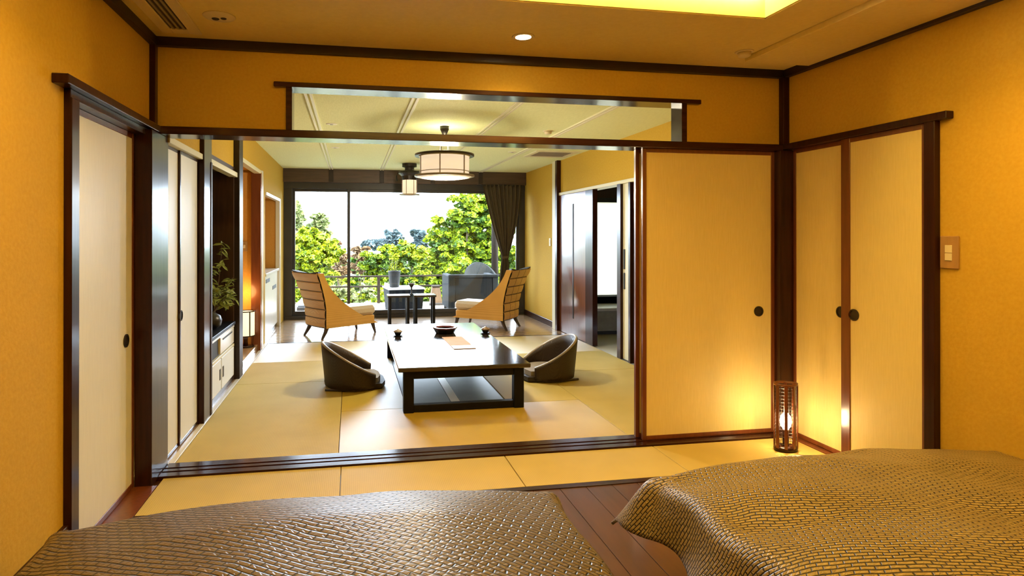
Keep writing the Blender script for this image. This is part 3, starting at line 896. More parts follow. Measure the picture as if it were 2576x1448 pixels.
box('page', MT['white'], -.098, .098, -.318, -.17, .003, .006, t)

# floor chairs: legless woven tubs
def tub(label, loc, rz):
    t = thing('floor_chair', label, 'floor chair', loc, rz, 'woven floor chairs at the low table')
    A = math.radians(128)
    n = 40
    def rimz(a):
        c_ = max(0.0, (1 + math.cos(a)) / 2)
        return .055 + .27 * c_ ** 1.15
    def P(a, fz, off):
        z = rimz(a) * fz
        lean = 1 + .16 * (z / .39)
        rx, ry = (.235 + off) * lean, (.255 + off) * lean
        return (-rx * math.cos(a), ry * math.sin(a), .02 + z)
    outer, inner = [], []
    rows = []
    for i in range(n + 1):
        a = -A + 2 * A * i / n
        col = [P(a, f_, 0) for f_ in (0, .2, .4, .6, .8, 1.0)] + [P(a, f_, -.026) for f_ in (1.0, .8, .6, .4, .2, 0)]
        rows.append(col)
    q = MB()
    R_ = q.grid(rows, True)
    q.bm.faces.new(R_[0][::-1])
    q.bm.faces.new(R_[-1])
    q.build('shell', MT['rattan'], t, True)
    MB().tube([P(-A + 2 * A * i / n, 1.0, -.013) for i in range(n + 1)], .012, 8).build('rim', MT['rim'], t, True)
    t.scale = (1.14, 1.14, 1.14)
    # seat base, open to the front
    pts = [P(-A + 2 * A * i / n, 0, -.01)[:2] for i in range(n + 1)]
    pts += [(.20, .19), (.235, .08), (.235, -.08), (.20, -.19)]
    MB().prism(pts, 'z', .012, .045).build('seat', MT['rattan'], t)
    pts2 = [(x_ * .84, y_ * .84) for x_, y_ in pts]
    MB().prism(pts2, 'z', .045, .085).build('cushion', MT['cushion'], t)
    for sy in (-1, 1):
        MB().tube([(-.235, sy * .15, .010), (-.1, sy * .19, .010), (.1, sy * .19, .010), (.2, sy * .16, .010)], .010, 8).build('runner', MT['leg'], t, True)
    return t
tub('woven dark floor chair on the left side of the low table', (.03, 5.57, .002), .06)
tub('woven dark floor chair on the right side of the low table', (1.86, 5.57, .002), math.pi - .06)

# lounge chairs in the sunroom
def lounge(label, loc, rz, cols):
    t = thing('lounge_chair', label, 'armchair', loc, rz, 'wicker lounge chairs in the sunroom')
    ZB, ZT_ = .14, .88
    def sf(z): return (z - ZB) / (ZT_ - ZB)
    def wd(z): return .255 + .085 * max(0.0, sf(z)) ** 1.5          # widens upwards
    def back(z):       # rear line of the chair in x for a height
        return -.01 - .03 * sf(z) - .15 * max(0, sf(z) - .3) ** 1.5 * 1.7
    def front(z):      # front edge of the side wings
        return back(z) + .085 + .76 * (1 - min(1, sf(z))) ** 2.3
    zs = [ZB + (ZT_ - ZB) * i / 16 for i in range(17)]
    for sy in (-1, 1):
        q = MB()
        rows = []
        for z in zs:
            w_ = wd(z)
            rows.append([(back(z), sy * w_, z), (front(z) * .5 + back(z) * .5, sy * w_, z), (front(z), sy * w_, z), (front(z), sy * (w_ - .045), z), (front(z) * .5 + back(z) * .5, sy * (w_ - .045), z), (back(z), sy * (w_ - .045), z)])
        R_ = q.grid(rows, True)
        q.bm.faces.new(R_[0][::-1]); q.bm.faces.new(R_[-1])
        q.build('side_wing', MT['wicker'], t)
    q = MB()
    rows = []
    for z in zs:
        w_ = wd(z)
        e = .022 if z > ZT_ - .01 else 0
        rows.append([(back(z), -w_, z + e), (back(z) - .012, -w_ / 2, z), (back(z) - .016, 0, z - e * .5), (back(z) - .012, w_ / 2, z), (back(z), w_, z + e),
                     (back(z) + .065, w_ - .05, z + e * .6), (back(z) + .06, 0, z - e * .5), (back(z) + .065, -w_ + .05, z + e * .6)])
    R_ = q.grid(rows, True)
    q.bm.faces.new(R_[0][::-1]); q.bm.faces.new(R_[-1])
    q.build('backrest', MT['slot'], t)
    nr = 6
    hz = (ZT_ - ZB - .01) / nr
    for i in range(nr):
        z0_, z1_ = ZB + .005 + i * hz + .004, ZB + .005 + (i + 1) * hz - .004
        for j in range(cols):
            def yy(z, f_): return -wd(z) + .004 + f_ * 2 * (wd(z) - .004)
            f0, f1 = j / cols + .008, (j + 1) / cols - .008
            def P(z, f_, o_): 
                y_ = yy(z, f_)
                return (back(z) - .016 * (1 - (y_ / wd(z)) ** 2) - o_, y_, z)
            q = MB()
            fs = [f0 + (f1 - f0) * k / 4 for k in range(5)]
            zm = (z0_ + z1_) / 2
            rows = [[P(z0_, f_, .0) for f_ in fs], [P(z0_ + .008, f_, .013) for f_ in fs], [P(zm, f_, .019) for f_ in fs], [P(z1_ - .008, f_, .013) for f_ in fs], [P(z1_, f_, .0) for f_ in fs]]
            q.grid(rows)
            q.bm.faces.new([q.bm.verts.new(P(z, f_, -.02)) for z, f_ in ((z0_, f0), (z0_, f1), (z1_, f1), (z1_, f0))])
            q.build('woven_panel', MT['wickerdark'], t)
    W = .25
    MB().box(-.005, .80, -W + .035, W - .035, ZB, .25, .01).build('seat_frame', MT['wicker'], t)
    MB().box(.04, .84, -W + .045, W - .045, .252, .385, .04).build('cushion', MT['seatpad'], t)
    q = MB()
    q.grid([[(back(z) + .075 + .06 * math.sin(math.pi * (z - .34) / .54) + (0 if abs(y_) < .16 else -.03), y_, z) for y_ in (-.2, -.16, 0, .16, .2)] for z in [.385 + .44 * i / 8 for i in range(9)]])
    o = q.build('back_cushion', MT['seatpad'], t, True)
    md = o.modifiers.new('thick', 'SOLIDIFY'); md.thickness = .04; md.offset = 1
    for sx, bx_, dx in ((0, .03, -.09), (1, .76, .04)):
        for sy in (-1, 1):
            MB().tube([(bx_, sy * (W - .04), .16), (bx_ + dx * .35, sy * (W - .03), .09), (bx_ + dx, sy * (W - .02), 0)], .034, 8, .016).build('leg', MT['leg'], t)
    return t
lounge('wicker lounge chair left of the small tables, ribbed back to the room', (-.46, 8.28, 0), math.radians(34), 1)
lounge('wicker lounge chair right of the small tables, checkered back to the room', (2.30, 8.55, 0), math.radians(180 - 40), 3)

# side tables
def side_table(label, x_, y_):
    t = thing('side_table', label, 'side table', (x_, y_, 0), .0, 'small black side tables by the window')
    MB().box(-.17, .17, -.14, .14, .445, .475, .004).build('table_top', MT['tabletop'], t)
    for sx in (-1, 1):
        for sy in (-1, 1):
            box('leg', MT['black'], *sorted((sx * .155, sx * .115)), *sorted((sy * .115, sy * .075)), 0, .445, t, .002)
side_table('small black side table nearer the ribbed lounge chair', .70, 9.05)
side_table('small black side table nearer the checkered lounge chair', 1.09, 9.05)
t = thing('goblet', 'dark goblet standing on the small side tables by the window', 'goblet', (.90, 9.09, .475))
MB().lathe([(0, 0), (.035, 0), (.035, .006), (.010, .014), (.012, .10), (.03, .125), (.05, .165), (.046, .165), (.02, .13), (0, .125)], 18).build('cup', MT['ink'], t, True)
MB().lathe([(.047, .158), (.052, .162), (.052, .168), (.046, .168), (.047, .158)], 18).build('rim', MT['rim'], t, True)

# pendant over the table
t = thing('pendant_lamp', 'round paper drum pendant with dark rings over the low table', 'pendant lamp', (.908, 5.86, 0))
MB().lathe([(0, H2), (.045, H2), (.045, H2 - .03), (.018, H2 - .085), (0, H2 - .09)], 20).build('canopy', MT['ink'], t, True)
for k_ in range(4):
    a = math.pi / 4 + k_ * math.pi / 2
    MB().tube([(.01 * math.cos(a), .01 * math.sin(a), H2 - .085), (.055 * math.cos(a), .055 * math.sin(a), 2.26), (.06 * math.cos(a), .06 * math.sin(a), 2.155)], .0035, 6).build('cord', MT['leg'], t)
MB().lathe([(.255, 2.16), (.295, 2.155), (.295, 2.176), (.255, 2.182), (.255, 2.16)], 40).build('top_ring', MT['leg'], t, True)
MB().lathe([(.0, 2.15), (.255, 2.15), (.255, 2.162), (0, 2.162)], 40).build('top_plate', MT['batten'], t)
MB().lathe([(.0, 1.966), (.243, 1.966), (.245, 2.15), (.0, 2.152)], 40).build('shade', MT['shade'], t, True)
for k_ in range(6):
    a = k_ * math.pi / 3 + .72 - math.pi / 2
    M = Matrix.Rotation(a, 4, 'Z')
    MB().box(.244, .252, -.005, .005, 1.955, 2.16, 0, M).build('rib', MT['rim'], t)
MB().lathe([(.243, 2.0), (.249, 2.0), (.249, 2.006), (.243, 2.006), (.243, 2.0)], 40).build('band', MT['rim'], t, True)
MB().lathe([(.235, 1.945), (.298, 1.955), (.298, 1.968), (.235, 1.972), (.235, 1.945)], 40).build('bottom_ring', MT['rim'], t, True)
MB().lathe([(0, 1.930), (.16, 1.932), (.25, 1.944), (.25, 1.95), (0, 1.95)], 40).build('diffuser', MT['shade'], t, True)
lamp_light('pendant_bulb', 'POINT', (.0, 0, 1.80), P_TAT, (1.0, .86, .62), t, .12)
lamp_light('pendant_upper_bulb', 'POINT', (.0, 0, 2.23), P_TAT * .07, (1.0, .88, .66), t, .04)

# glass lantern over the sunroom
t = thing('ceiling_lantern', 'small black capped glass lantern hanging near the sunroom window', 'pendant lamp', (.86, 9.0, 0))
MB().lathe([(0, H2), (.11, H2), (.11, H2 - .05), (.07, H2 - .06), (.07, H2 - .10), (.16, H2 - .12), (.17, H2 - .15), (.12, H2 - .19), (.11, H2 - .25), (0, H2 - .25)], 24).build('cap', MT['ink'], t)
MB().lathe([(.105, H2 - .25), (.105, H2 - .45), (.10, H2 - .45), (.10, H2 - .25), (.105, H2 - .25)], 24).build('glass_cylinder', MT['shade'], t, True)
MB().lathe([(0, H2 - .27), (.018, H2 - .28), (.03, H2 - .34), (.018, H2 - .40), (0, H2 - .41)], 14).build('bulb', MT['glow'], t, True)
MB().lathe([(.09, H2 - .455), (.155, H2 - .46), (.16, H2 - .475), (.09, H2 - .47), (.09, H2 - .455)], 24).build('bottom_ring', MT['rim'], t, True)
for k_ in range(6):
    a = k_ * math.pi / 3
    MB().tube([(.112 * math.cos(a), .112 * math.sin(a), H2 - .25), (.112 * math.cos(a), .112 * math.sin(a), H2 - .46)], .005, 6).build('bar', MT['rim'], t)
MB().tube([(-.17, -.03, H2 - .14), (-.20, -.04, H2 - .20), (-.19, -.04, H2 - .27)], .012, 8).build('bracket', MT['metal'], t)

# ceiling fittings of the mat room
def small_spot(label, x_, y_):
    t = thing('ceiling_sprinkler', label, 'ceiling fitting', (x_, y_, H2))
    MB().lathe([(0, -.006), (.035, -.006), (.055, -.002), (.057, 0), (0, 0)], 22).build('plate', MT['batten'], t, True)
    MB().lathe([(0, -.010), (.014, -.010), (.018, -.0055), (0, -.0055)], 14).build('eye', MT['rim'], t)
small_spot('flat ceiling fitting left in the mat room, seen through the transom', -.19, 5.92)
small_spot('flat ceiling fitting left in the mat room, seen below the lintel', -.20, 7.5)
small_spot('flat ceiling fitting to the right of the pendant, near the ceiling vent', 2.05, 7.5)
t = thing('air_vent', 'square ceiling air vent with dark slats in the mat room', 'air vent', (2.60, 7.58, H2))
MB().box(-.29, .29, -.29, -.22, -.012, 0, .002).box(-.29, .29, .22, .29, -.012, 0, .002).box(-.29, -.23, -.22, .22, -.012, 0, .002).box(.23, .29, -.22, .22, -.012, 0, .002).build('frame', MT['batten'], t)
box('backing', MT['slot'], -.24, .24, -.23, .23, -.003, -.001, t)
for i in range(7):
    box('slat', MT['rim'], -.23, .23, -.19 + i * .06, -.175 + i * .06, -.010, -.003, t)
t = thing('air_vent', 'white framed vent grille on the wall above the white closet doors', 'air vent', (XT, 4.35, 2.22))
MB().box(0, .014, -.27, .27, -.11, -.085, .002).box(0, .014, -.27, .27, .085, .11, .002).box(0, .014, -.27, -.245, -.085, .085, .002).box(0, .014, .245, .27, -.085, .085, .002).build('frame', MT['white'], t)
box('backing', MT['slot'], 0, .003, -.25, .25, -.09, .09, t)
for i in range(6):
    box('slat', MT['rim'], .003, .011, -.245, .245, -.072 + i * .028, -.062 + i * .028, t)

# display alcove: cabinet, vase, arrangement
t = thing('display_cabinet', 'low alcove cabinet with dark top, dark sheet for an open shelf, drawer and white doors', 'cabinet', (-1.305, 5.38, 0.004))
box('plinth', MT['wood'], -.2, .205, -.55, .55, 0, .05, t)
box('shelf_box', MT['toko'], -.2, .19, -.55, .55, .05, .53, t, .002)
box('cabinet_top', MT['black'], -.205, .225, -.555, .555, .53, .56, t, .003)
box('edge_strip', MT['white'], .19, .215, -.55, .55, .505, .528, t, .002)
dr = box('drawer', MT['white'], .19, .212, -.04, .545, .36, .50, t, .003)
box('handle', MT['slot'], .211, .216, .05, .45, .468, .48, dr)
box('opening', MT['slot'], .186, .194, -.545, -.05, .355, .50, t)  # dark sheet on the closed front stands in for a shaded hollow
box('shelf', MT['batten'], .185, .214, -.55, .55, .325, .35, t, .002)
for a, b in ((-.545, -.012), (.012, .545)):
    dd = box('door', MT['paperw'], .19, .212, a, b, .055, .32, t, .003)
    box('handle', MT['ink'], .211, .216, (b - .07 if a < 0 else a + .03), (b - .03 if a < 0 else a + .07), .15, .24, dd)

t = thing('flower_arrangement', 'leafy branches in a round dark vase on the display cabinet', 'plant', (-1.20, 5.46, .564))
MB().lathe([(0, 0), (.05, 0), (.085, .03), (.095, .075), (.08, .115), (.045, .135), (.04, .15), (.03, .15), (.03, .12), (0, .11)], 22).build('vase', MT['ink'], t, True)
MB().tube([(.0, -.07, .12), (.0, -.06, .20), (.0, 0, .235), (.0, .06, .20), (.0, .07, .12)], .006, 6).build('vase_handle', MT['metal'], t, True)
lf = bpy.data.meshes.new('leaf')
lf.from_pydata([(0, 0, 0), (.03, .016, .004), (.07, .018, -.002), (.11, 0, -.018), (.07, -.018, -.002), (.03, -.016, .004), (.05, 0, -.008)], [],
               [(0, 1, 6), (1, 2, 6), (2, 3, 6), (3, 4, 6), (4, 5, 6), (5, 0, 6)])
lf.materials.append(MT['leafI'])
rr = random.Random(5)
branches = [((.02, .02, .14), (.06, .14, .50), (.04, .26, .76)), ((0, 0, .14), (.0, -.05, .35), (.02, .02, .55)), ((.02, .03, .14), (.07, .17, .33), (.12, .36, .42)),
            ((.01, -.02, .14), (.05, -.12, .30), (.07, -.18, .36)), ((.02, .03, .14), (.08, .12, .22), (.10, .26, .20)), ((.0, .0, .14), (-.05, .10, .30), (-.03, .22, .36)), ((.02, .05, .14), (.1, .2, .28), (.12, .34, .24)), ((.02, .0, .14), (.09, .1, .26), (.14, .24, .30))]
for bi, (a, b, c_) in enumerate(branches):
    a, b, c_ = Vector(a), Vector(b), Vector(c_)
    pts = [a * (1 - s_) ** 2 + b * 2 * s_ * (1 - s_) + c_ * s_ * s_ for s_ in [i / 8 for i in range(9)]]
    MB().tube(pts, .005, 5, .002).build('stem', MT['bark'], t)
    for i in range(34 if bi else 18):
        s_ = rr.uniform(.35, 1.0) if bi else rr.uniform(.55, 1.0)
        p = a * (1 - s_) ** 2 + b * 2 * s_ * (1 - s_) + c_ * s_ * s_
        o = bpy.data.objects.new('leaf', lf)
        o.location = p + Vector((rr.uniform(-.02, .02), rr.uniform(-.02, .02), rr.uniform(-.02, .02)))
        o.rotation_euler = (rr.uniform(-.8, .8), rr.uniform(-.5, .9), rr.uniform(0, 6.28))
        k_ = rr.uniform(.45, .9)
        o.scale = (k_, k_, k_)
        COL.objects.link(o)
        o.parent = t

# paper lantern in the second alcove
structure(box('floor_lantern_alcove', MT['veranda'], -1.60, -1.10, 6.15, 7.44, 0.0, .075, None, .003), 'raised board under the small paper lantern', 'floor')
t = thing('paper_lantern', 'small lit paper lantern with dark stand on the alcove floor', 'lamp', (-1.215, 7.29, .075))
MB().lathe([(0, 0), (.10, 0), (.10, .012), (0, .014)], 24).build('base', MT['wood'], t, True)
MB().lathe([(0, .014), (.03, .014), (.024, .06), (.028, .12), (0, .12)], 16).build('stand', MT['wood'], t, True)
MB().lathe([(0, .135), (.10, .135), (.10, .41), (0, .41)], 28).build('shade', MT['shade2'], t, True)
for z_ in (.127, .41):
    MB().lathe([(.092, z_), (.111, z_), (.111, z_ + .010), (.092, z_ + .010), (.092, z_)], 28).build('ring', MT['wood'], t, True)
for k_ in range(4):
    M = Matrix.Rotation(k_ * math.pi / 2 - .95, 4, 'Z')
    MB().box(.10, .107, -.006, .006, .127, .42, 0, M).build('rib', MT['wood'], t)
for sx in (-1, 1):
    MB().tube([(sx * .08, 0, .013), (sx * .085, 0, .12)], .005, 6).build('post', MT['wood'], t)
lamp_light('lantern_bulb', 'POINT', (0.0, 0, .62), 2.6, (1.0, .60, .2), t, .10)

# curtain gathered at the right of the window
t = thing('curtain', 'dark olive curtain tied back at the right side of the big window', 'curtain', (2.52, YW - .16, 0))
rows = []
for j in range(25):
    z = 2.235 - j * (2.235 - .05) / 24
    s_ = (2.235 - z) / (2.235 - 1.0)
    if z >= 1.0:
        xl = -.33 + (.34) * s_ ** 1.15
        xr = .33 - (.22) * s_ ** 1.8
    else:
        e = (1.0 - z) / .95
        xl, xr = .01 - .09 * e ** .7, .11 + .06 * e ** .7
    wv = .028 * (1 - .55 * min(1, s_))
    rows.append([(xl + (xr - xl) * i / 60, wv * math.sin(i * 2 * math.pi * 9 / 60) + .012 * math.sin(i * .7 + j * .15), z) for i in range(61)])
q = MB(); q.grid(rows)
o = q.build('cloth', MT['curtain'], t, True)
md = o.modifiers.new('thick', 'SOLIDIFY'); md.thickness = .006
MB().lathe([(.055, 0), (.062, .004), (.062, .04), (.055, .044), (.055, 0)], 18, (.06, 0, .98), 1, .6).build('tieback', MT['curtain'], t, True)
MB().tube([(-.36, 0, 2.222), (.40, 0, 2.222)], .010, 8).build('curtain_rail', MT['ink'], t)

# ------------------------------------------------------------------ terrace
dk = structure(box('deck', MT['deck'], -2.6, 4.6, YW + .14, 12.75, -0.25, -0.075), 'grey timber terrace outside the big window', 'terrace')
x = -2.6
while x < 4.6:
    box('plank', MT['deck'], x + .003, x + .147, YW + .15, 12.75, -0.075, -0.05, dk, .002)
    x += .15
t = thing('terrace_railing', 'low two rail wooden railing along the terrace edge', 'railing', (0, 12.62, -.05))
for x_ in (-2.2, -.75, .56, 1.99, 3.4):
    box('post', MT['rail'], x_ - .03, x_ + .03, -.03, .03, 0, .58, t, .004)
for z_ in (.545, .335):
    MB().box(-2.5, 4.5, -.022, .022, z_, z_ + .035, .006).build('rail', MT['rail'], t)
t = thing('veranda_pillar', 'grey brown round pillar on the terrace behind the curtain', 'pillar', (3.03, 12.5, -.05))
MB().lathe([(0, 0), (.075, 0), (.07, 3.2), (0, 3.2)], 16).build('shaft', MT['rail'], t, True)
MB().lathe([(0, 0), (.12, 0), (.12, .06), (.08, .09), (.076, .09), (0, .09)], 16).build('base', MT['stone'], t)

t = thing('terrace_ottoman', 'dark square wicker table with white top on the terrace', 'outdoor table', (.95, 11.1, -.05), .12)
q = MB()
A_ = [(-.29, -.27), (.29, -.27), (.29, .27), (-.29, .27)]
lo = [q.bm.verts.new((x_, y_, .02)) for x_, y_ in A_]
hi = [q.bm.verts.new((x_ * 1.12, y_ * 1.12, .44)) for x_, y_ in A_]
q.bm.faces.new(lo[::-1]); q.bm.faces.new(hi)
for e in range(4): q.bm.faces.new((lo[e], lo[(e + 1) % 4], hi[(e + 1) % 4], hi[e]))
q.build('body', MT['pot'], t)
box('foot_frame', MT['ink'], -.27, .27, -.25, .25, 0, .02, t)
MB().box(-.34, .34, -.32, .32, .44, .465, .004).build('table_top', MT['white'], t)
t = thing('metal_vase', 'tall brushed metal vase with dark twigs on the terrace table', 'vase', (.78, 11.08, .415))
MB().lathe([(0, 0), (.085, 0), (.09, .01), (.115, .29), (.118, .30), (.108, .30), (.085, .03), (0, .03)], 24).build('body', MT['metal'], t, True)
for k_ in range(4):
    MB().tube([(.02 * k_ - .03, 0, .03), (.03 * k_ - .05, .02, .32), (.05 * k_ - .1, .03, .50)], .006, 5, .003).build('twig', MT['bark'], t)

t = thing('garden_lantern', 'tan tapered wooden lantern at the terrace edge', 'garden lantern', (1.70, 12.15, -.05))
q = MB()
lo = [q.bm.verts.new((x_ * .12, y_ * .12, .05)) for x_, y_ in ((-1, -1), (1, -1), (1, 1), (-1, 1))]
hi = [q.bm.verts.new((x_ * .075, y_ * .075, .37)) for x_, y_ in ((-1, -1), (1, -1), (1, 1), (-1, 1))]
q.bm.faces.new(lo[::-1]); q.bm.faces.new(hi)
for e in range(4): q.bm.faces.new((lo[e], lo[(e + 1) % 4], hi[(e + 1) % 4], hi[e]))
q.build('body', MT['tan'], t)
box('base', MT['ink'], -.15, .15, -.15, .15, 0, .05, t, .004)
box('cap', MT['rail'], -.085, .085, -.085, .085, .37, .39, t, .003)

t = thing('outdoor_armchair', 'square grey wicker armchair on the terrace in front of the round one', 'outdoor chair', (2.22, 11.2, -.05))
box('side_panel', MT['greywick'], -.47, -.35, -.40, .40, .06, .68, t, .015)
box('side_panel', MT['greywick'], .35, .47, -.40, .40, .06, .68, t, .015)
box('back_panel', MT['slate'], -.35, .35, -.40, -.31, .10, .64, t, .012)
box('top_rail', MT['greywick'], -.47, .47, -.41, -.30, .64, .70, t, .015)
box('seat', MT['greywick'], -.35, .35, -.31, .40, .10, .28, t, .01)
MB().box(-.34, .34, -.30, .39, .28, .40, .03).build('cushion', MT['slate'], t)
for sx in (-1, 1):
    for sy in (-1, 1):
        box('leg', MT['ink'], *sorted((sx * .44, sx * .39)), *sorted((sy * .37, sy * .32)), 0, .06, t)
t = thing('outdoor_armchair', 'round backed blue grey terrace chair behind the square one', 'outdoor chair', (2.62, 12.0, -.05))
rows = []
for i in range(25):
    a = math.radians(-110 + 220 * i / 24)
    hgt = .50 + .36 * math.cos(a / 1.35) ** 2
    rows.append([(.30 * math.sin(a), .28 * math.cos(a), .06), (.33 * math.sin(a), .31 * math.cos(a), .3), (.35 * math.sin(a), .33 * math.cos(a), hgt), (.30 * math.sin(a), .28 * math.cos(a), hgt), (.28 * math.sin(a), .26 * math.cos(a), .3), (.25 * math.sin(a), .23 * math.cos(a), .06)])
q = MB(); R_ = q.grid(rows, True); q.bm.faces.new(R_[0][::-1]); q.bm.faces.new(R_[-1])
q.build('shell', MT['greywick'], t, True)
MB().lathe([(0, .06), (.27, .06), (.27, .36), (.22, .40), (0, .41)], 24).build('seat', MT['slate'], t, True)
MB().lathe([(0, 0), (.24, 0), (.24, .06), (0, .06)], 20).build('base', MT['ink'], t)

t = thing('wood_screen', 'weathered tan wood screen at the left end of the terrace', 'screen', (-1.28, 11.6, -.05))
for i in range(4):
    box('board', MT['tan'], -.22 + i * .11, -.22 + i * .11 + .10, -.012, .012, 0, .62 - .02 * i, t, .003)
box('crossbar', MT['rail'], -.23, .23, .012, .03, .45, .5, t, .003)
box('crossbar', MT['rail'], -.23, .23, .012, .03, .12, .17, t, .003)
t = thing('stone_lantern_base', 'dark square stone block on the terrace boards', 'stone block', (-.93, 11.7, -.05))
MB().box(-.09, .09, -.09, .09, 0, .075, .012).build('block', MT['ink'], t)
MB().box(-.07, .07, -.07, .07, .075, .095, .008).build('cap', MT['ink'], t)

structure(box('shade_slab', MT['header'], -4.5, 6.5, YW + .15, 10.95, 2.62, 2.75), 'unseen slab added to shade the terrace, above the window', 'blocker')  # out-of-view slab added to keep sky and sun off the terrace

# ------------------------------------------------------------------ garden and distance
def hgt(x_, y_):
    return -1.1 - .05 * (y_ - 12.8) + .25 * math.sin(x_ * .5) * math.cos(y_ * .4)
rows = [[(-30 + 60 * i / 48, 12.6 + 60 * (j / 40) ** 1.5, hgt(-30 + 60 * i / 48, 12.6 + 60 * (j / 40) ** 1.5)) for i in range(49)] for j in range(41)]
q = MB(); q.grid(rows)
structure(q.build('ground', MT['soil'], None, True), 'mossy green garden slope below the terrace', 'ground')
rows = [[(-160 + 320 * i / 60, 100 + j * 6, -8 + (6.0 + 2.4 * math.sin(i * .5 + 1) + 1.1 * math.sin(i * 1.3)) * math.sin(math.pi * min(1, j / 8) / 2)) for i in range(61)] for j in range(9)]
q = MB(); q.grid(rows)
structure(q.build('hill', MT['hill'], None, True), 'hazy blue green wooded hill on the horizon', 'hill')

def crown(name, blobs, n, size, m, parent, seed, droop=.3, flat=0.0):
    """leaf blades scattered through lumpy clumps, as one crown"""
    rnd = random.Random(seed)
    V, F = [], []
    tot = sum(b_[3] ** 2 for b_ in blobs)
    for (cx, cy, cz, r, fz) in blobs:
        subs = []
        for _ in range(max(18, int(34 * r))):
            d = Vector((rnd.gauss(0, 1), rnd.gauss(0, 1), rnd.gauss(0, 1))).normalized() * r * rnd.uniform(.35, 1.0)
            subs.append((cx + d.x, cy + d.y, cz + d.z * fz, r * rnd.uniform(.16, .36)))
        for _ in range(int(n * r * r / tot)):
            sx, sy, sz, sr = rnd.choice(subs)
            d = Vector((rnd.gauss(0, 1), rnd.gauss(0, 1), abs(rnd.gauss(0, .8)) - .25)).normalized()
            p = Vector((sx, sy, sz)) + Vector((d.x * sr, d.y * sr, d.z * sr * .7))
            s_ = size * rnd.uniform(.6, 1.3)
            t1 = Vector((rnd.gauss(0, 1), rnd.gauss(0, 1), rnd.gauss(0, .5) - droop)).normalized()
            nn = (d + Vector((rnd.gauss(0, .5), rnd.gauss(0, .5), rnd.gauss(0, .5) + .4))).normalized()
            t2 = t1.cross(nn)
            if t2.length < 1e-3: continue
            t2 = t2.normalized() * s_ * .42
            i0 = len(V)
            V += [p - t1 * s_ * .5, p + t2 + t1 * s_ * .05, p + t1 * s_ * .6, p - t2 + t1 * s_ * .05]
            F.append((i0, i0 + 1, i0 + 2, i0 + 3))
    me = bpy.data.meshes.new(name)
    me.from_pydata([tuple(v) for v in V], [], F)
    me.materials.append(m)
    o = bpy.data.objects.new(name, me)
    COL.objects.link(o)
    o.parent = parent
    return o

def tree(name, label, loc, blobs, n, size, m, seed, trunk=.08, cat='tree', group=None, m2=None):
    t = thing(name, label, cat, loc, 0, group)
    crown('crown', blobs, n, size, m, t, seed)
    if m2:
        crown('shade_crown', [(b_[0], b_[1], b_[2] - .1 * b_[3], b_[3] * .82, b_[4]) for b_ in blobs], n // 2, size, m2, t, seed + 50)  # second green on inner leaves puts the crown's inner shade into colour
    top = max(b_[2] for b_ in blobs)
    rnd = random.Random(seed)
    MB().tube([(0, 0, 0), (.08 * rnd.uniform(-1, 1), 0, top * .35), (.2 * rnd.uniform(-1, 1), .05, top * .9)], trunk, 8, trunk * .35).build('trunk', MT['bark'], t, True)
    q_ = MB()
    for b_ in blobs[:7]:
        q_.tube([(0, 0, top * .3), ((b_[0]) * .5, b_[1] * .5, b_[2] * .6 + top * .12), (b_[0], b_[1], b_[2])], trunk * .4, 6, trunk * .1)
    q_.build('branches', MT['bark'], t)
    return t

# --- garden
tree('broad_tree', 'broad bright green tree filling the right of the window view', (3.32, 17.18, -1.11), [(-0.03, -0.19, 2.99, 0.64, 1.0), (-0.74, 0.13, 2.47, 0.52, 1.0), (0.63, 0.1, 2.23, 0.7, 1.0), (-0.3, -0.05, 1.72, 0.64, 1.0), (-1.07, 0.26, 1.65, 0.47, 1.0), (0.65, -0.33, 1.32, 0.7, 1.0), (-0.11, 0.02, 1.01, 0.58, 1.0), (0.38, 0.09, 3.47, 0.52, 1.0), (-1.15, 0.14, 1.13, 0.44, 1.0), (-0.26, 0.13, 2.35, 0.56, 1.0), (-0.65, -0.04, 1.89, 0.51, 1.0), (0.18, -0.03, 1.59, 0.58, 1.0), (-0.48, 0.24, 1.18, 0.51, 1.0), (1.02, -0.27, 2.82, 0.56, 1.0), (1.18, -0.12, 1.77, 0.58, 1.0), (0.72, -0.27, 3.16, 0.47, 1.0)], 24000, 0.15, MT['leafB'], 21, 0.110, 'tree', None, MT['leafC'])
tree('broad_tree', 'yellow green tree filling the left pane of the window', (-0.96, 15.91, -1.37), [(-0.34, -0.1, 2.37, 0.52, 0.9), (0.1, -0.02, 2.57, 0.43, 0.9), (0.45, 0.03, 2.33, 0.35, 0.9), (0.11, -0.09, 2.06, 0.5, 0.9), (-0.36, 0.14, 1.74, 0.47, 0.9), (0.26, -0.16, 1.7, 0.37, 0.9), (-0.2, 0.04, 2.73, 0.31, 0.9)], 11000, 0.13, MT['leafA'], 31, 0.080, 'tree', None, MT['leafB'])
tree('slender_tree', 'slender light green tree rising behind the left garden tree', (-1.14, 21.53, -1.44), [(-0.06, -0.1, 3.07, 0.36, 1.4), (-0.02, 0.0, 3.38, 0.25, 1.4), (0.08, 0.1, 2.87, 0.36, 1.4)], 900, 0.20, MT['leafP'], 32, 0.050, 'tree', None, None)
tree('sparse_tree', 'sparse pale tree at the far left edge of the window view', (-1.78, 19.61, -1.44), [(0.01, -0.09, 3.74, 0.28, 1.0), (0.08, -0.01, 3.33, 0.23, 1.0), (-0.09, 0.11, 3.18, 0.3, 1.0)], 700, 0.18, MT['leafP'], 33, 0.050, 'tree', None, None)
tree('garden_bush', 'mid green bush left of the broad right tree', (0.75, 16.32, -1.19), [(-0.16, -0.08, 1.85, 0.37, 0.9), (0.21, -0.04, 2.01, 0.32, 0.9), (-0.05, 0.13, 1.44, 0.39, 0.9)], 5500, 0.10, MT['leafB'], 34, 0.040, 'shrub', None, MT['leafC'])
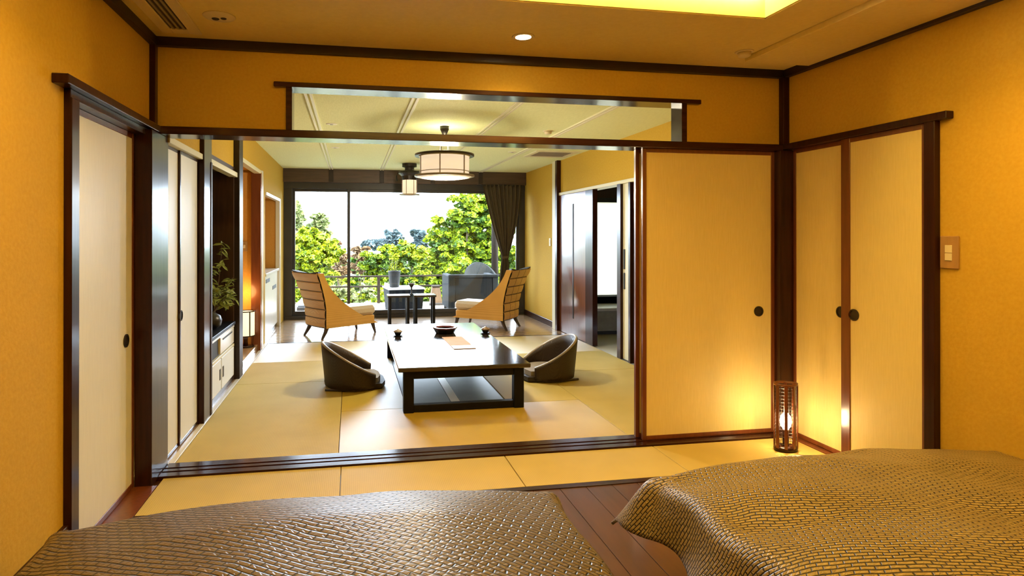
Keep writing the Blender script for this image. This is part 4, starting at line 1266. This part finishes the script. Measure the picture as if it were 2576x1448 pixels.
tree('garden_bush', 'olive bush close to the foot of the broad right tree', (1.40, 14.88, -1.05), [(-0.18, -0.06, 2.0, 0.3, 0.9), (0.17, -0.03, 1.92, 0.32, 0.9), (-0.21, 0.16, 1.41, 0.4, 0.9), (0.21, -0.09, 1.32, 0.34, 0.9)], 5500, 0.11, MT['leafA'], 35, 0.040, 'shrub', None, MT['leafC'])
tree('garden_bush', 'rust coloured bush just right of the window mullion', (0.31, 19.24, -1.42), [(-0.05, -0.07, 2.24, 0.25, 0.8), (-0.15, 0.03, 1.78, 0.3, 0.8), (0.2, 0.04, 2.01, 0.25, 0.8)], 1500, 0.15, MT['leafR'], 36, 0.040, 'shrub', None, None)
tree('garden_bush', 'tan and rust bush between left tree and window mullion', (-0.36, 18.34, -1.40), [(0.01, -0.08, 2.1, 0.26, 0.8), (0.09, -0.02, 1.68, 0.29, 0.8), (-0.11, 0.07, 2.51, 0.17, 0.8)], 1300, 0.15, MT['leafR'], 37, 0.040, 'shrub', None, None)
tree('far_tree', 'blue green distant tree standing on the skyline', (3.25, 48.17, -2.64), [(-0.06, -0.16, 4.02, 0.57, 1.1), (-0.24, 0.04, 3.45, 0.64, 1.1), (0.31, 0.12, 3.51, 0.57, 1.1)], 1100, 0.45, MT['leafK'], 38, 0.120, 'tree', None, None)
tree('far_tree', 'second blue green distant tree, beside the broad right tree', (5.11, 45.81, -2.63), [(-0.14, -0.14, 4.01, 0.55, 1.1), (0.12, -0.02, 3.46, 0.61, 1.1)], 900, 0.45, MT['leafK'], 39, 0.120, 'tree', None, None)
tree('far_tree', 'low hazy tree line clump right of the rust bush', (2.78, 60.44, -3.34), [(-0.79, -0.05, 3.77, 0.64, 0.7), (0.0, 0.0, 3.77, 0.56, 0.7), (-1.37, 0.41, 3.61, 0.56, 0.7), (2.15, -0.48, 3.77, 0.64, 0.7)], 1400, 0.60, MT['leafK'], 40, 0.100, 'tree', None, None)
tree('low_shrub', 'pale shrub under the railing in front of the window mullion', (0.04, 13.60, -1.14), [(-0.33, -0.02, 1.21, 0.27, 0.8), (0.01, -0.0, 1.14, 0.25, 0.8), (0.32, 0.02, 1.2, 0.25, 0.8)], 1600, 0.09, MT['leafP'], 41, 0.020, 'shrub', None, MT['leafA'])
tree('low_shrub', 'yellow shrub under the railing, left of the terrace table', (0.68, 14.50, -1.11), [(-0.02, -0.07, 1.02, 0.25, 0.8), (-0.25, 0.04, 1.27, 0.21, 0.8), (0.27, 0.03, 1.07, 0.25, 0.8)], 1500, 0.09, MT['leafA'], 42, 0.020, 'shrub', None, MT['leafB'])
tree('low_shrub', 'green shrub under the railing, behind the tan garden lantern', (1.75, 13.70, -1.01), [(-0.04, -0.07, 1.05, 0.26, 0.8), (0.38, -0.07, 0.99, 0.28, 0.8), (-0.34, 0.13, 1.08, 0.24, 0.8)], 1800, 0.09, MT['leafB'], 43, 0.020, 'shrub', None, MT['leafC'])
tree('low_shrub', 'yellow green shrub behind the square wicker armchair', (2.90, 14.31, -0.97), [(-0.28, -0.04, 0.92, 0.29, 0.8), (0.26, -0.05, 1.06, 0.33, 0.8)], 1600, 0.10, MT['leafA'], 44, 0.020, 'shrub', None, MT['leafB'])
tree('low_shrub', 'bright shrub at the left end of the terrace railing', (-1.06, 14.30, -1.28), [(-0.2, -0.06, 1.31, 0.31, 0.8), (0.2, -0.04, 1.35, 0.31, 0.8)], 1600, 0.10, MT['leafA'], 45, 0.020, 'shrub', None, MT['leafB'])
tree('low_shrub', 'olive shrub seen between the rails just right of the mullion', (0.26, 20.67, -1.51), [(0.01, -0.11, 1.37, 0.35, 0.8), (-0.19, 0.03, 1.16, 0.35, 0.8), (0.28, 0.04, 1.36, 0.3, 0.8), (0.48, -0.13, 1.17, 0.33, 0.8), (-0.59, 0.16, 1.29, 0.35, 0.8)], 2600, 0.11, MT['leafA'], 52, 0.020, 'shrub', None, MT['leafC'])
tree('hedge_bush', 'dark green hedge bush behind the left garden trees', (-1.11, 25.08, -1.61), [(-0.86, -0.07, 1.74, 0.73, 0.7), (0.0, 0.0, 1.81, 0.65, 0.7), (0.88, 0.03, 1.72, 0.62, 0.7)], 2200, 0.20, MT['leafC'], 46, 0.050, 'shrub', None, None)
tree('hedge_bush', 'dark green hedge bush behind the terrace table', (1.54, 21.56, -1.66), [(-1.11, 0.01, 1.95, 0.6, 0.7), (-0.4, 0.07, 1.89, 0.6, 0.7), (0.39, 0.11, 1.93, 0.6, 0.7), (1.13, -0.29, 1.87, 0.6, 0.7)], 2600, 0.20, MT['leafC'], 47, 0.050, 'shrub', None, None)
# --- end garden
